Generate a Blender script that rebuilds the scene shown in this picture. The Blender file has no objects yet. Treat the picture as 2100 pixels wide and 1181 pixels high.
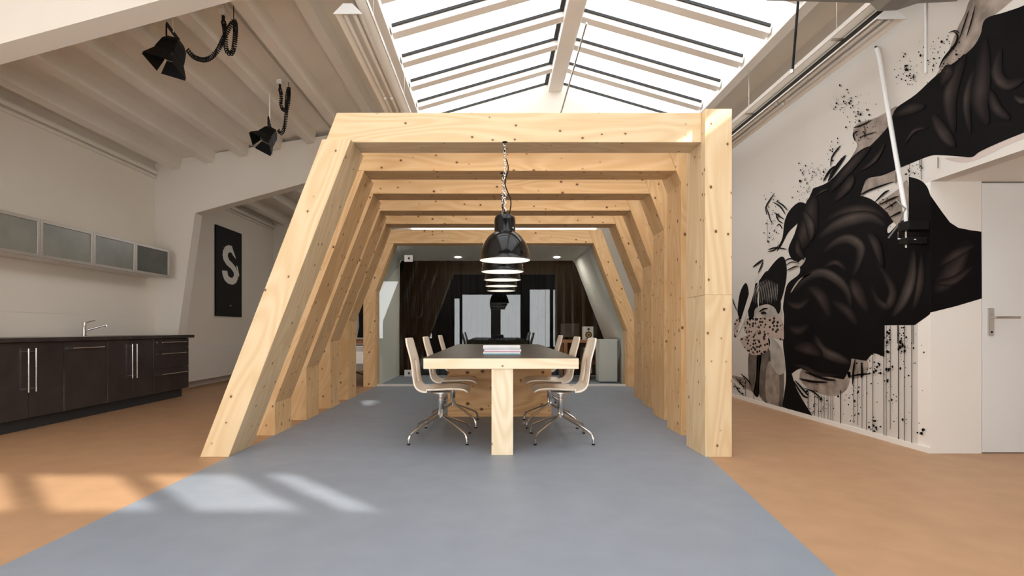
import bpy, bmesh, math, random
from mathutils import Vector, Matrix

# ------------------------------------------------------------------ camera, world, sun, exposure
sc = bpy.context.scene
C = sc.collection
F, VX, VY, EYE = 1085.0, 1015.0, 675.0, 0.95      # focal length (px of a 2100 wide frame), vanishing point, eye height

cam = bpy.data.cameras.new('camera')
camo = bpy.data.objects.new('camera', cam)
C.objects.link(camo)
camo.location = (0, 0, EYE)
camo.rotation_euler = (math.pi / 2, 0, 0)
cam.sensor_width = 36
cam.lens = F / 2100 * 36
cam.shift_x = (1050 - VX) / 2100
cam.shift_y = (VY - 590.5) / 2100
cam.clip_start = 0.02
sc.camera = camo

world = bpy.data.worlds.new('world')
sc.world = world
world.use_nodes = True
world.node_tree.nodes['Background'].inputs[0].default_value = (0.80, 0.88, 1.0, 1)
world.node_tree.nodes['Background'].inputs[1].default_value = 0.6

SUN = Vector((-1.31, 1.285, -1.0))                 # the way the sunlight travels
sl = bpy.data.lights.new('sun', 'SUN')
sl.energy = 9.0
sl.angle = math.radians(0.9)
sl.color = (1.0, 0.95, 0.88)
so = bpy.data.objects.new('sun', sl)
C.objects.link(so)
so.rotation_euler = SUN.to_track_quat('-Z', 'Y').to_euler()
so.location = (6, -6, 8)

SKY_STRENGTH = 3.3        # milky skylight panes
WINDOW_STRENGTH = 7.0     # daylight windows in the wall behind the camera
SIDE_BOOST = 8.5       # left window, brightened beyond the others to lift the kitchen side
sc.view_settings.view_transform = 'Standard'
sc.view_settings.look = 'None'
sc.view_settings.gamma = 1
sc.view_settings.use_curve_mapping = False
sc.view_settings.exposure = 0.0

# ------------------------------------------------------------------ helpers
rnd = random.Random(7)


def P(px, py, Y):
    return Vector(((px - VX) * Y / F, Y, EYE + (VY - py) * Y / F))


class MB:
    """collects faces of one mesh"""
    def __init__(s):
        s.v, s.f, s.uv = [], [], []

    def face(s, pts, uv=None):
        b = len(s.v)
        s.v += [tuple(p) for p in pts]
        s.f.append(tuple(range(b, b + len(pts))))
        s.uv.append(uv)

    def box(s, x0, x1, y0, y1, z0, z1):
        b = len(s.v)
        s.v += [(x, y, z) for z in (z0, z1) for y in (y0, y1) for x in (x0, x1)]
        for q in ((0, 2, 3, 1), (4, 5, 7, 6), (0, 1, 5, 4), (2, 6, 7, 3), (0, 4, 6, 2), (1, 3, 7, 5)):
            s.f.append(tuple(b + i for i in q))
            s.uv.append(None)
        return s

    def obox(s, c, ax, ay, az):
        """box with centre c and half axes"""
        c = Vector(c); ax = Vector(ax); ay = Vector(ay); az = Vector(az)
        b = len(s.v)
        s.v += [tuple(c + i * ax + j * ay + k * az) for k in (-1, 1) for j in (-1, 1) for i in (-1, 1)]
        for q in ((0, 2, 3, 1), (4, 5, 7, 6), (0, 1, 5, 4), (2, 6, 7, 3), (0, 4, 6, 2), (1, 3, 7, 5)):
            s.f.append(tuple(b + i for i in q))
            s.uv.append(None)
        return s

    def prism(s, poly, d):
        """closed polygon (3d points) pushed along d"""
        d = Vector(d)
        n = len(poly)
        b = len(s.v)
        s.v += [tuple(p) for p in poly] + [tuple(Vector(p) + d) for p in poly]
        s.f.append(tuple(range(b + n - 1, b - 1, -1)))
        s.f.append(tuple(range(b + n, b + 2 * n)))
        s.uv += [None, None]
        for i in range(n):
            j = (i + 1) % n
            s.f.append((b + i, b + j, b + n + j, b + n + i))
            s.uv.append(None)
        return s

    def tube(s, pts, r, n=8, cap=True):
        pts = [Vector(p) for p in pts]
        rs = r if isinstance(r, (list, tuple)) else [r] * len(pts)
        rings = []
        up = None
        for i, p in enumerate(pts):
            t = (pts[min(i + 1, len(pts) - 1)] - pts[max(i - 1, 0)]).normalized()
            if up is None:
                up = Vector((0, 0, 1)) if abs(t.z) < .9 else Vector((1, 0, 0))
            a = (up - t * up.dot(t)).normalized()
            up = a
            c = t.cross(a)
            b = len(s.v)
            s.v += [tuple(p + rs[i] * (math.cos(2 * math.pi * k / n) * a + math.sin(2 * math.pi * k / n) * c)) for k in range(n)]
            rings.append(b)
        for b0, b1 in zip(rings, rings[1:]):
            for k in range(n):
                s.f.append((b0 + k, b0 + (k + 1) % n, b1 + (k + 1) % n, b1 + k))
                s.uv.append(None)
        if cap:
            s.f.append(tuple(rings[0] + k for k in range(n - 1, -1, -1)))
            s.f.append(tuple(rings[-1] + k for k in range(n)))
            s.uv += [None, None]
        return s

    def lathe(s, prof, c=(0, 0, 0), n=32):
        c = Vector(c)
        rings = []
        for (r, z) in prof:
            b = len(s.v)
            s.v += [tuple(c + Vector((r * math.cos(2 * math.pi * k / n), r * math.sin(2 * math.pi * k / n), z))) for k in range(n)]
            rings.append(b)
        for b0, b1 in zip(rings, rings[1:]):
            for k in range(n):
                s.f.append((b0 + k, b0 + (k + 1) % n, b1 + (k + 1) % n, b1 + k))
                s.uv.append(None)
        return s

    def build(s, name, mat, parent=None, smooth=False, bevel=0, axis=None, face=None):
        me = bpy.data.meshes.new(name)
        me.from_pydata(s.v, [], s.f)
        if any(u is not None for u in s.uv):
            ul = me.uv_layers.new(name='uv')
            k = 0
            for fi, fc in enumerate(s.f):
                for j in range(len(fc)):
                    ul.data[k].uv = s.uv[fi][j] if s.uv[fi] else (0, 0)
                    k += 1
        elif axis is not None:
            grain_uv(me, axis)
        if smooth:
            me.shade_smooth()
        me.materials.append(mat)
        o = bpy.data.objects.new(name, me)
        C.objects.link(o)
        bm = bmesh.new()
        bm.from_mesh(me)
        if face is None:
            bmesh.ops.recalc_face_normals(bm, faces=bm.faces)
        else:
            bm.normal_update()
            fl = [f for f in bm.faces if f.normal.dot(Vector(face)) < 0]
            if fl: bmesh.ops.reverse_faces(bm, faces=fl)
        bm.to_mesh(me)
        bm.free()
        if smooth:
            try:
                me.set_sharp_from_angle(angle=math.radians(40))
            except Exception:
                pass
        if bevel:
            m = o.modifiers.new('bevel', 'BEVEL')
            m.width = bevel
            m.segments = 2
            m.limit_method = 'ANGLE'
        if parent is not None:
            o.parent = parent
            o.matrix_parent_inverse = Matrix.Translation(-Vector(parent.location))
        return o


def grain_uv(me, axis):
    """uv in metres: u runs along the grain"""
    a = Vector(axis).normalized()
    b = Vector((0, 1, 0)) if abs(a.y) < .9 else Vector((1, 0, 0))
    b = (b - a * b.dot(a)).normalized()
    c = a.cross(b)
    ou, ov = rnd.uniform(0, 60), rnd.uniform(0, 60)
    ul = me.uv_layers.new(name='uv')
    for p in me.polygons:
        n = p.normal
        if abs(n.dot(b)) > .7:
            w, k = c, 0.0
        else:
            w, k = b, 3.7
        for li in p.loop_indices:
            co = me.vertices[me.loops[li].vertex_index].co
            ul.data[li].uv = (co.dot(a) + ou + k, co.dot(w) + ov + k)


def empty(name, loc, label=None, cat=None, group=None, kind=None):
    o = bpy.data.objects.new(name, None)
    o.empty_display_size = .1
    o.location = loc
    C.objects.link(o)
    return tag(o, label, cat, group, kind)


def tag(o, label=None, cat=None, group=None, kind=None):
    if label: o['label'] = label
    if cat: o['category'] = cat
    if group: o['group'] = group
    if kind: o['kind'] = kind
    return o


def copy_tree(o, parent=None):
    c = o.copy()
    C.objects.link(c)
    c.parent = parent
    for ch in o.children:
        copy_tree(ch, c)
    return c


def struct(name, mb, mat, parent=None, **kw):
    o = mb.build(name, mat, parent, **kw)
    if parent is None:
        o['kind'] = 'structure'
    return o


# ------------------------------------------------------------------ materials
def mat(name, col, rough=.6, metal=0.0, var=0.0, vscale=3.0, bump=0.0, bscale=60.0, spec=.5, coat=0.0, emit=None, es=0.0):
    m = bpy.data.materials.new(name)
    m.use_nodes = True
    nt = m.node_tree
    b = nt.nodes['Principled BSDF']
    b.inputs['Base Color'].default_value = (*col, 1)
    b.inputs['Roughness'].default_value = rough
    b.inputs['Metallic'].default_value = metal
    b.inputs['Specular IOR Level'].default_value = spec
    b.inputs['Coat Weight'].default_value = coat
    if emit:
        b.inputs['Emission Color'].default_value = (*emit, 1)
        b.inputs['Emission Strength'].default_value = es
    tc = nt.nodes.new('ShaderNodeTexCoord')
    n = nt.nodes.new('ShaderNodeTexNoise')
    n.inputs['Scale'].default_value = vscale
    n.inputs['Detail'].default_value = 4
    nt.links.new(tc.outputs['Object'], n.inputs['Vector'])
    r = nt.nodes.new('ShaderNodeValToRGB')
    r.color_ramp.elements[0].position = .3
    r.color_ramp.elements[1].position = .7
    r.color_ramp.elements[0].color = (*[c * (1 - var) for c in col], 1)
    r.color_ramp.elements[1].color = (*[min(1, c * (1 + var)) for c in col], 1)
    nt.links.new(n.outputs['Fac'], r.inputs['Fac'])
    nt.links.new(r.outputs['Color'], b.inputs['Base Color'])
    if bump:
        n2 = nt.nodes.new('ShaderNodeTexNoise')
        n2.inputs['Scale'].default_value = bscale
        nt.links.new(tc.outputs['Object'], n2.inputs['Vector'])
        bp = nt.nodes.new('ShaderNodeBump')
        bp.inputs['Strength'].default_value = bump
        bp.inputs['Distance'].default_value = .01
        nt.links.new(n2.outputs['Fac'], bp.inputs['Height'])
        nt.links.new(bp.outputs['Normal'], b.inputs['Normal'])
    return m


def wood(name, light, dark, knot=(.16, .06, .02), kd=1.0, rough=.55, kr=.075):
    m = bpy.data.materials.new(name)
    m.use_nodes = True
    nt = m.node_tree
    N, L = nt.nodes.new, nt.links.new
    b = nt.nodes['Principled BSDF']
    b.inputs['Roughness'].default_value = rough
    b.inputs['Specular IOR Level'].default_value = .3
    uv = N('ShaderNodeUVMap')
    mp = N('ShaderNodeMapping'); mp.inputs['Scale'].default_value = (1.3, 6.0, 1)
    L(uv.outputs[0], mp.inputs[0])
    w = N('ShaderNodeTexNoise')
    w.inputs['Scale'].default_value = .55
    w.inputs['Detail'].default_value = 1.2
    w.inputs['Distortion'].default_value = .35
    L(mp.outputs[0], w.inputs['Vector'])
    wm = N('ShaderNodeMath'); wm.operation = 'MULTIPLY'; wm.inputs[1].default_value = 62.0
    L(w.outputs['Fac'], wm.inputs[0])
    wsn = N('ShaderNodeMath'); wsn.operation = 'SINE'; L(wm.outputs[0], wsn.inputs[0])
    wf = N('ShaderNodeMath'); wf.operation = 'MULTIPLY_ADD'; wf.inputs[1].default_value = .5; wf.inputs[2].default_value = .5
    L(wsn.outputs[0], wf.inputs[0])
    mp2 = N('ShaderNodeMapping'); mp2.inputs['Scale'].default_value = (2.5, 70, 1)
    L(uv.outputs[0], mp2.inputs[0])
    n = N('ShaderNodeTexNoise'); n.inputs['Scale'].default_value = 1.0; n.inputs['Detail'].default_value = 3
    L(mp2.outputs[0], n.inputs['Vector'])
    mx = N('ShaderNodeMath'); mx.operation = 'MULTIPLY_ADD'
    mx.inputs[1].default_value = .45
    L(wf.outputs[0], mx.inputs[0]); 
    ms = N('ShaderNodeMath'); ms.operation = 'MULTIPLY'; ms.inputs[1].default_value = .55
    L(n.outputs['Fac'], ms.inputs[0]); L(ms.outputs[0], mx.inputs[2])
    r = N('ShaderNodeValToRGB')
    r.color_ramp.elements[0].position = .15; r.color_ramp.elements[0].color = (*light, 1)
    r.color_ramp.elements[1].position = .85; r.color_ramp.elements[1].color = (*dark, 1)
    L(mx.outputs[0], r.inputs[0])
    # knots
    mp3 = N('ShaderNodeMapping'); mp3.inputs['Scale'].default_value = (6.0, 7.6, 1)
    L(uv.outputs[0], mp3.inputs[0])
    v = N('ShaderNodeTexVoronoi'); v.voronoi_dimensions = '2D'; v.inputs['Scale'].default_value = 1.0
    L(mp3.outputs[0], v.inputs['Vector'])
    sep = N('ShaderNodeSeparateColor'); L(v.outputs['Color'], sep.inputs[0])
    rad = N('ShaderNodeMapRange')           # knot radius differs from cell to cell, many cells have none
    rad.inputs[1].default_value = 1 - .62 * kd; rad.inputs[2].default_value = 1.0
    rad.inputs[3].default_value = 0.0; rad.inputs[4].default_value = kr
    L(sep.outputs[0], rad.inputs[0])
    lt = N('ShaderNodeMath'); lt.operation = 'SUBTRACT'
    L(rad.outputs[0], lt.inputs[0]); L(v.outputs['Distance'], lt.inputs[1])
    sm = N('ShaderNodeMapRange'); sm.inputs[1].default_value = -.012; sm.inputs[2].default_value = .012
    L(lt.outputs[0], sm.inputs[0])
    gate = N('ShaderNodeMath'); gate.operation = 'GREATER_THAN'; gate.inputs[1].default_value = .012
    L(rad.outputs[0], gate.inputs[0])
    kf = N('ShaderNodeMath'); kf.operation = 'MULTIPLY'
    L(sm.outputs[0], kf.inputs[0]); L(gate.outputs[0], kf.inputs[1])
    halo = N('ShaderNodeMapRange'); halo.inputs[1].default_value = -.09; halo.inputs[2].default_value = 0.0
    halo.inputs[3].default_value = 0; halo.inputs[4].default_value = .3
    L(lt.outputs[0], halo.inputs[0])
    hf = N('ShaderNodeMath'); hf.operation = 'MULTIPLY'
    L(halo.outputs[0], hf.inputs[0]); L(gate.outputs[0], hf.inputs[1])
    m1 = N('ShaderNodeMix'); m1.data_type = 'RGBA'
    L(hf.outputs[0], m1.inputs[0]); L(r.outputs[0], m1.inputs[6])
    m1.inputs[7].default_value = (*[c * .55 for c in dark], 1)
    m2 = N('ShaderNodeMix'); m2.data_type = 'RGBA'
    L(kf.outputs[0], m2.inputs[0]); L(m1.outputs[2], m2.inputs[6]); m2.inputs[7].default_value = (*knot, 1)
    L(m2.outputs[2], b.inputs['Base Color'])
    bp = N('ShaderNodeBump'); bp.inputs['Strength'].default_value = .08; bp.inputs['Distance'].default_value = .004
    L(mx.outputs[0], bp.inputs['Height']); L(bp.outputs[0], b.inputs['Normal'])
    return m


def glass(name, tint, refl, rough=0.0):
    """thin clear pane: lets light straight through, mirrors a share of it"""
    m = bpy.data.materials.new(name)
    m.use_nodes = True
    nt = m.node_tree
    nt.nodes.clear()
    N, L = nt.nodes.new, nt.links.new
    o = N('ShaderNodeOutputMaterial')
    t = N('ShaderNodeBsdfTransparent'); t.inputs[0].default_value = (*tint, 1)
    g = N('ShaderNodeBsdfGlossy'); g.inputs['Roughness'].default_value = rough
    lw_ = N('ShaderNodeLayerWeight')
    pw = N('ShaderNodeMath'); pw.operation = 'POWER'; pw.inputs[1].default_value = 5
    L(lw_.outputs['Facing'], pw.inputs[0])
    fr = N('ShaderNodeMath'); fr.operation = 'MULTIPLY_ADD'; fr.inputs[1].default_value = 1 - refl; fr.inputs[2].default_value = refl
    L(pw.outputs[0], fr.inputs[0])
    mx = N('ShaderNodeMixShader')
    L(fr.outputs[0], mx.inputs[0]); L(t.outputs[0], mx.inputs[1]); L(g.outputs[0], mx.inputs[2]); L(mx.outputs[0], o.inputs[0])
    return m


M = {}
M['wall'] = mat('wall_paint_lifted', (.82, .75, .65), .75, var=.02, vscale=1.5, bump=.05, bscale=120)  # lightened to make up for weak light on the kitchen side
M['wall_mural'] = mat('mural_wall_paint_dimmed', (.63, .585, .53), .75, var=.02, vscale=1.5, bump=.05, bscale=120)  # greyer than the other walls, and darkened to offset strong light here
M['portal'] = mat('portal_paint', (.72, .66, .58), .75, var=.02, vscale=1.5, bump=.05, bscale=120)
M['ceil'] = mat('ceiling_paint', (.80, .745, .66), .8, var=.03, vscale=2.0, bump=.08, bscale=80)
M['white'] = mat('white_paint', (.82, .775, .71), .5, var=.01)
M['white_gloss'] = mat('white_lacquer', (.78, .77, .74), .3, var=.01)
M['trim'] = mat('skylight_paint', (.84, .80, .75), .5, var=.02)
M['floor'] = mat('orange_linoleum', (.435, .252, .136), .5, var=.07, vscale=5, bump=.02, bscale=200, spec=.4)
M['runner'] = mat('blue_grey_linoleum', (.232, .258, .297), .5, var=.05, vscale=5, bump=.03, bscale=220, spec=.4)
M['pine'] = wood('pine_frame', (.76, .58, .36), (.66, .46, .25))
M['pine_bounce'] = wood('pine_frame_bounce', (.77, .51, .265), (.66, .39, .175), kd=1.2, kr=.09)  # deeper orange stands in for warm light bounced inside the tunnel
M['ply'] = wood('ply_panel', (.74, .46, .22), (.56, .30, .12), kd=1.5, kr=.125)
M['pale'] = wood('pale_spruce', (.90, .76, .55), (.78, .60, .38), kd=.5)
M['chairwood'] = wood('chair_ply', (.92, .81, .68), (.82, .68, .53), kd=0, rough=.32)
M['desk'] = wood('desk_wood', (.45, .20, .08), (.30, .11, .04), kd=0)
M['tabletop'] = mat('dark_table_linoleum', (.058, .038, .026), .42, var=.15, vscale=6, spec=.3)
M['black'] = mat('black_metal', (.006, .006, .006), .5, var=.1, spec=.15)
M['lampblack'] = mat('black_enamel', (.004, .004, .004), .16, var=.05, spec=.3, coat=.12)
M['rubber'] = mat('black_rubber', (.008, .008, .008), .6, spec=.2)
M['chrome'] = mat('chrome', (.72, .70, .68), .16, metal=1)
M['alu'] = mat('brushed_aluminium', (.46, .41, .36), .4, metal=.9, var=.05, vscale=20)
M['steel'] = mat('brushed_steel', (.62, .60, .57), .3, metal=1)
M['cab'] = mat('dark_brown_laminate', (.042, .034, .033), .24, var=.15, vscale=4)
M['plinth'] = mat('plinth_black', (.022, .025, .028), .5)
M['worktop'] = mat('dark_worktop', (.045, .038, .036), .25, var=.2, vscale=8)
M['frost'] = mat('frosted_glass', (.21, .205, .165), .3, var=.25, vscale=2.2, spec=.6)
M['mirror_glass'] = mat('clear_dark_glass', (.10, .105, .095), .06, var=.2, vscale=3, spec=.8)
M['gasket'] = mat('gasket_black', (.015, .014, .013), .7)
M['curtain'] = mat('black_curtain', (.0025, .0025, .0027), .95, spec=0)
M['dark_panel'] = mat('dark_grey_wall', (.10, .088, .072), .7, var=.06)
M['grey_metal'] = mat('grey_duct', (.23, .22, .20), .45, var=.05)
M['room_wall'] = mat('meeting_room_paint', (.74, .73, .68), .35, var=.02)
M['shade_in'] = mat('shade_white', (.86, .83, .76), .5, emit=(1, .95, .86), es=.55)
M['pane'] = mat('milky_pane', (.7, .72, .75), .3, emit=(.93, .965, 1.0), es=SKY_STRENGTH)
M['daylight'] = mat('daylight_pane', (.7, .72, .75), .3, emit=(.96, .98, 1.0), es=WINDOW_STRENGTH)
M['daylight_boost'] = mat('daylight_boost_pane', (.7, .72, .75), .3, emit=(.96, .98, 1.0), es=SIDE_BOOST)
M['downlight'] = mat('downlight', (.9, .9, .9), .3, emit=(1, .93, .82), es=420)
M['tube'] = mat('fluorescent_tube', (.78, .76, .72), .35)
M['glass'] = glass('partition_glass', (.95, .965, .955), .033)
M['clear'] = glass('clear_pane', (.97, .98, .98), .03)
M['paper'] = mat('paper', (.75, .73, .70), .6)
M['screen'] = mat('monitor_screen', (.03, .028, .026), .2)
M['cone'] = mat('speaker_cone', (.50, .36, .10), .5)
M['cloth'] = mat('black_cloth', (.01, .01, .011), .9)

# ------------------------------------------------------------------ the setting
XL, XR = -5.0, 3.33           # inner faces of the side walls
YB, YE = -1.0, 12.1           # wall behind the camera, far wall
YC = 4.046                    # the corner where the door niche starts
ZS = 2.08                     # soffit of the niche
PORTALS = (3.666, 7.78, 11.89)


def zj(x): return 3.675 + .192 * (x + 2.71)       # underside of the joists, left bay


struct('floor', MB().box(-5.3, 5.4, YB - .2, YE + .2, -.2, 0), M['floor'])

mb = MB()
runR = lambda y: 1.587 + .564 * (y / 3.93 - 1)
mb.prism([(-1.975, YB, .0), (runR(YB), YB, 0), (runR(10.9), 10.9, 0), (-1.975, 10.9, 0)], (0, 0, .003))
tag(struct('floor_inlay', mb, M['runner']), 'blue grey linoleum strip running under the timber tunnel')

# left wall, with the joint line at 1.13 m
mb = MB()
mb.box(XL - .2, XL - .006, YB - .1, YE, 0, 3.7)
mb.box(XL - .006, XL, YB - .1, YE, 0, 1.122)
mb.box(XL - .006, XL, YB - .1, YE, 1.130, 3.7)
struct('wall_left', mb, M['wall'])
struct('baseboard_left', MB().box(XL, XL + .012, 7.98, YE, 0, .1), M['white'])

# right wall (mural), bulkhead over the niche with its slot window, niche
mb = MB()
XR2 = XR + .12
SY0, SY1, SZ0, SZ1 = 1.63, 2.62, 3.742, 3.94
mb.box(XR, XR2, YC + .12, YE, 0, ZS)
mb.box(XR, XR2, YC, YE, ZS, 4.15)
mb.box(XR, XR2, YB - .1, SY0, ZS, 4.15)
mb.box(XR, XR2, SY1, YC, ZS, 4.15)
mb.box(XR, XR2, SY0, SY1, ZS, SZ0)
mb.box(XR, XR2, SY0, SY1, SZ1, 4.15)
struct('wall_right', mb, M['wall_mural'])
w = struct('window_3', MB().box(XR2 + .001, XR2 + .006, SY0 - .02, SY1 + .02, SZ0 - .02, SZ1 + .02), M['clear'])
struct('baseboard_right', MB().box(XR - .012, XR, YC, YE, 0, .045), M['white'])
struct('wall_niche', MB().box(XR, 3.722, YC, YC + .12, 0, ZS).box(4.642, 5.3, YC, YC + .12, 0, ZS).box(3.722, 4.642, YC + .05, YC + .12, 0, ZS), M['white'])
struct('wall_niche_side', MB().box(5.2, 5.3, YB - .1, YC, 0, ZS), M['white'])
struct('ceiling_niche', MB().box(XR2, 5.3, YB - .1, YC + .12, ZS, ZS + .1), M['white'])

d = struct('door_1', MB().box(3.729, 4.635, YC + .004, YC + .048, .008, ZS - .012), M['white_gloss'])
hp = MB().obox(P(2031, 660, YC) + Vector((0, -.004, 0)), (.021, 0, 0), (0, .008, 0), (0, 0, .105)).build('handle_plate', M['steel'], d, bevel=.006)
a = P(2031, 651, YC)
MB().tube([a + Vector((0, -.01, 0)), a + Vector((0, -.055, 0)), a + Vector((.02, -.062, 0)), a + Vector((.165, -.062, 0))], .009, 10).build('lever', M['steel'], d, smooth=True)
MB().tube([P(2031, 681, YC) + Vector((0, -.014, 0)), P(2031, 681, YC) + Vector((0, .0, 0))], .008, 12).build('lock_cylinder', M['black'], d, smooth=True)

# wall behind the camera: daylight windows, and a high window whose sun falls on the floor
sunp = [(.03, .63), (.78, 1.37), (1.529, 2.119), (2.274, 2.875), (3.045, 3.33)]
SZB, SZT = 2.935, 3.494
wins = [(-1.46, -1.22, .3, 2.06), (-1.18, .93, .3, 2.2), (1.20, 1.97, .3, 2.38), (2.03, 2.26, .3, 2.38), (-4.8, -2.2, .6, 2.67)]  # last one put in and widened to brighten the kitchen side
mb = MB()
xs = sorted({-5.2, 5.3} | {w[0] for w in wins} | {w[1] for w in wins} | {a for p in sunp for a in p})
for x0, x1 in zip(xs, xs[1:]):
    xm = (x0 + x1) / 2
    holes = [(w[2], w[3]) for w in wins if w[0] < xm < w[1]] + [(SZB, SZT) for p in sunp if p[0] < xm < p[1]]
    z = 0
    for h0, h1 in holes:
        mb.box(x0, x1, YB - .05, YB, z, h0)
        z = h1
    mb.box(x0, x1, YB - .05, YB, z, 4.9)
struct('wall_back', mb, M['dark_panel'])
for k, w in enumerate(wins):
    r = empty('window_%d' % (k + 10), ((w[0] + w[1]) / 2, YB, w[2]), kind='structure')
    MB().box(w[0], w[1], YB - .045, YB - .03, w[2], w[3]).build('pane', M['daylight_boost'] if w[0] < -2 else M['daylight'], r)
    fr = MB()
    t = .03
    fr.box(w[0], w[0] + t, YB - .04, YB + .02, w[2], w[3]).box(w[1] - t, w[1], YB - .04, YB + .02, w[2], w[3])
    fr.box(w[0], w[1], YB - .04, YB + .02, w[2], w[2] + t).box(w[0], w[1], YB - .04, YB + .02, w[3] - t, w[3])
    fr.build('window_frame', M['dark_panel'], r)
MB().box(-.14, .2, YB - .04, YB + .03, .3, 1.9).build('mullion', M['grey_metal'], bpy.data.objects['window_11'])
r = empty('window_2', (1.6, YB, SZB), kind='structure')
for a, b in sunp:
    MB().box(a, b, YB - .03, YB - .025, SZB, SZT).build('pane', M['clear'], r)

# far wall
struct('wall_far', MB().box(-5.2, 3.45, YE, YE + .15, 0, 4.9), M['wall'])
r = empty('window_4', (0, YE - .02, 2.85), kind='structure')
MB().box(-1.9, 2.3, YE - .03, YE - .01, 2.9, 3.5).build('pane', M['pane'], r)
MB().box(-1.96, 2.36, YE - .05, YE - .005, 2.84, 2.9).box(-1.96, 2.36, YE - .05, YE - .005, 3.5, 3.56).build('window_frame', M['trim'], r)

# concrete portals: splayed legs and a lintel rising to the ridge
def portal(name, Y, thick=.19, left_leg=True):
    lo = lambda x: 2.657 + .274 * (x + 4.41)
    top = 4.75
    RX = .88
    pts = [(XL, 0), (-4.78, 0), (-4.41, 2.657), (RX, lo(RX)), (2.83, lo(-1.07)), (XR, lo(-1.57)), (XR, 3.97), (2.83, 4.02), (RX, 4.55), (-1.07, 4.02), (XL, 3.40)]
    return struct(name, MB().prism([(x, Y, z) for x, z in pts], (0, thick, 0)), M['portal'])


for k, Y in enumerate(PORTALS):
    portal('trim_%d' % (k + 1), Y)

# ceilings with joists
mb = MB()
zc = lambda x: zj(x) + .15
mb.prism([(-5.2, YB - .1, zc(-5.2)), (-1.07, YB - .1, zc(-1.07)), (-1.07, YB - .1, zc(-1.07) + .12), (-5.2, YB - .1, zc(-5.2) + .12)], (0, YE - YB + .2, 0))
cl = struct('ceiling', mb, M['ceil'])
edges = [YB] + [e for Y in PORTALS for e in (Y, Y + .19)]
bays = [(YB, PORTALS[0]), (PORTALS[0] + .19, PORTALS[1]), (PORTALS[1] + .19, PORTALS[2])]
for k in range(8):
    x = -4.68 + .493 * k
    for y0, y1 in bays[1:]:
        p = [(x - .055, y0, zj(x - .055)), (x + .055, y0, zj(x + .055)), (x + .085, y0, zc(x + .085) + .02), (x - .085, y0, zc(x - .085) + .02)]
        MB().prism(p, (0, y1 - y0, 0)).build('joist', M['ceil'], cl)
struct('trim_4', MB().box(XL, XL + .05, YB, YE, zj(XL) - .02, zj(XL) + .04).box(XL, XL + .03, YB, YE, zj(XL) - .075, zj(XL) - .045), M['ceil'])

mb = MB()
mb.prism([(2.83, YB - .1, 4.10), (3.46, YB - .1, 3.99), (3.46, YB - .1, 4.15), (2.83, YB - .1, 4.25)], (0, YE - YB + .2, 0))
struct('ceiling_right', mb, M['ceil'])
# solid roof beyond the skylight
YSK = 8.2
mb = MB()
mb.prism([(-1.15, YSK, 4.05), (.88, YSK, 4.61), (2.9, YSK, 4.05), (2.9, YSK, 4.2), (.88, YSK, 4.76), (-1.15, YSK, 4.2)], (0, YE - YSK + .1, 0))
struct('ceiling_far', mb, M['ceil'])
gw = empty('window_5', (.88, YSK, 3.9), kind='structure')  # gable end given a glowing pane so it comes out white
MB().prism([(-1.05, YSK + .02, 3.95), (2.81, YSK + .02, 3.95), (2.81, YSK + .02, 4.05), (.88, YSK + .02, 4.58), (-1.05, YSK + .02, 4.05)], (0, .02, 0)).build('pane', M['pane'], gw)
MB().box(-1.1, 2.86, YSK, YSK + .06, 3.85, 3.95).build('sill', M['trim'], gw)
for x_ in (-.1, .88, 1.86):
    MB().box(x_ - .05, x_ + .05, YSK - .01, YSK + .05, 3.95, 4.58 - abs(x_ - .88) * .27).build('mullion', M['trim'], gw)

# skylight: ridge, curbs, glazing bars, panes
EL, ER, RXX, ZE, ZR = -1.074, 2.83, .88, 4.045, 4.61
sky = empty('window_1', (RXX, 4, ZE), kind='structure')
MB().box(RXX - .10, RXX + .10, YB, YSK, ZR - .17, ZR + .06).build('ridge_beam', M['trim'], sky, bevel=.01)
MB().box(RXX - .15, RXX - .105, YB, YSK, ZR - .06, ZR + .03).build('ridge_seal', M['gasket'], sky)
MB().box(RXX + .105, RXX + .13, YB, YSK, ZR - .06, ZR + .03).build('ridge_seal', M['gasket'], sky)
MB().box(EL - .075, EL, YB, YSK, 3.93, 4.22).build('curb', M['trim'], sky)
MB().box(ER, ER + .075, YB, YSK, 3.93, 4.22).build('curb', M['trim'], sky)
MB().box(EL - .10, EL + .02, YB, YSK, 3.905, 3.93).build('curb_trim', M['trim'], sky)
MB().box(ER - .02, ER + .10, YB, YSK, 3.905, 3.93).build('curb_trim', M['trim'], sky)
bar0 = {}
ys = [6.06 + .6 * k for k in range(-11, 4)]
for side, xe in (('l', EL), ('r', ER)):
    e = Vector((xe, 0, ZE)); rg = Vector((RXX, 0, ZR))
    dv = rg - e
    n = Vector((-dv.z, 0, dv.x)).normalized()
    if n.z < 0: n = -n
    for k, y in enumerate(ys):
        c = (e + rg) / 2 + Vector((0, y, 0)) - n * .035
        MB().obox(c, dv / 2, (0, .06, 0), n * .045).build('glazing_bar', M['trim'], sky)
        c2 = (e + rg) / 2 + Vector((0, y - .068, 0)) - n * .004
        MB().obox(c2, dv / 2 * .98, (0, .009, 0), n * .016).build('glazing_seal', M['gasket'], sky)
        y1 = ys[k + 1] if k + 1 < len(ys) else YSK
        c3 = (e + rg) / 2 + Vector((0, (y + y1) / 2, 0)) + n * .012
        MB().obox(c3, dv / 2, (0, (y1 - y) / 2 - .02, 0), n * .003).build('pane', M['pane'], sky)
MB().tube([(RXX + .16, 6.0, 4.42), (RXX + .06, 7.95, 4.02)], .012, 8).build('winder_rod', M['steel'], sky)

# ------------------------------------------------------------------ the timber tunnel
FY0, FDY, FT = 3.93, .794, .385
ZB, ZT = 2.362, 2.587
SL = .385


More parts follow.
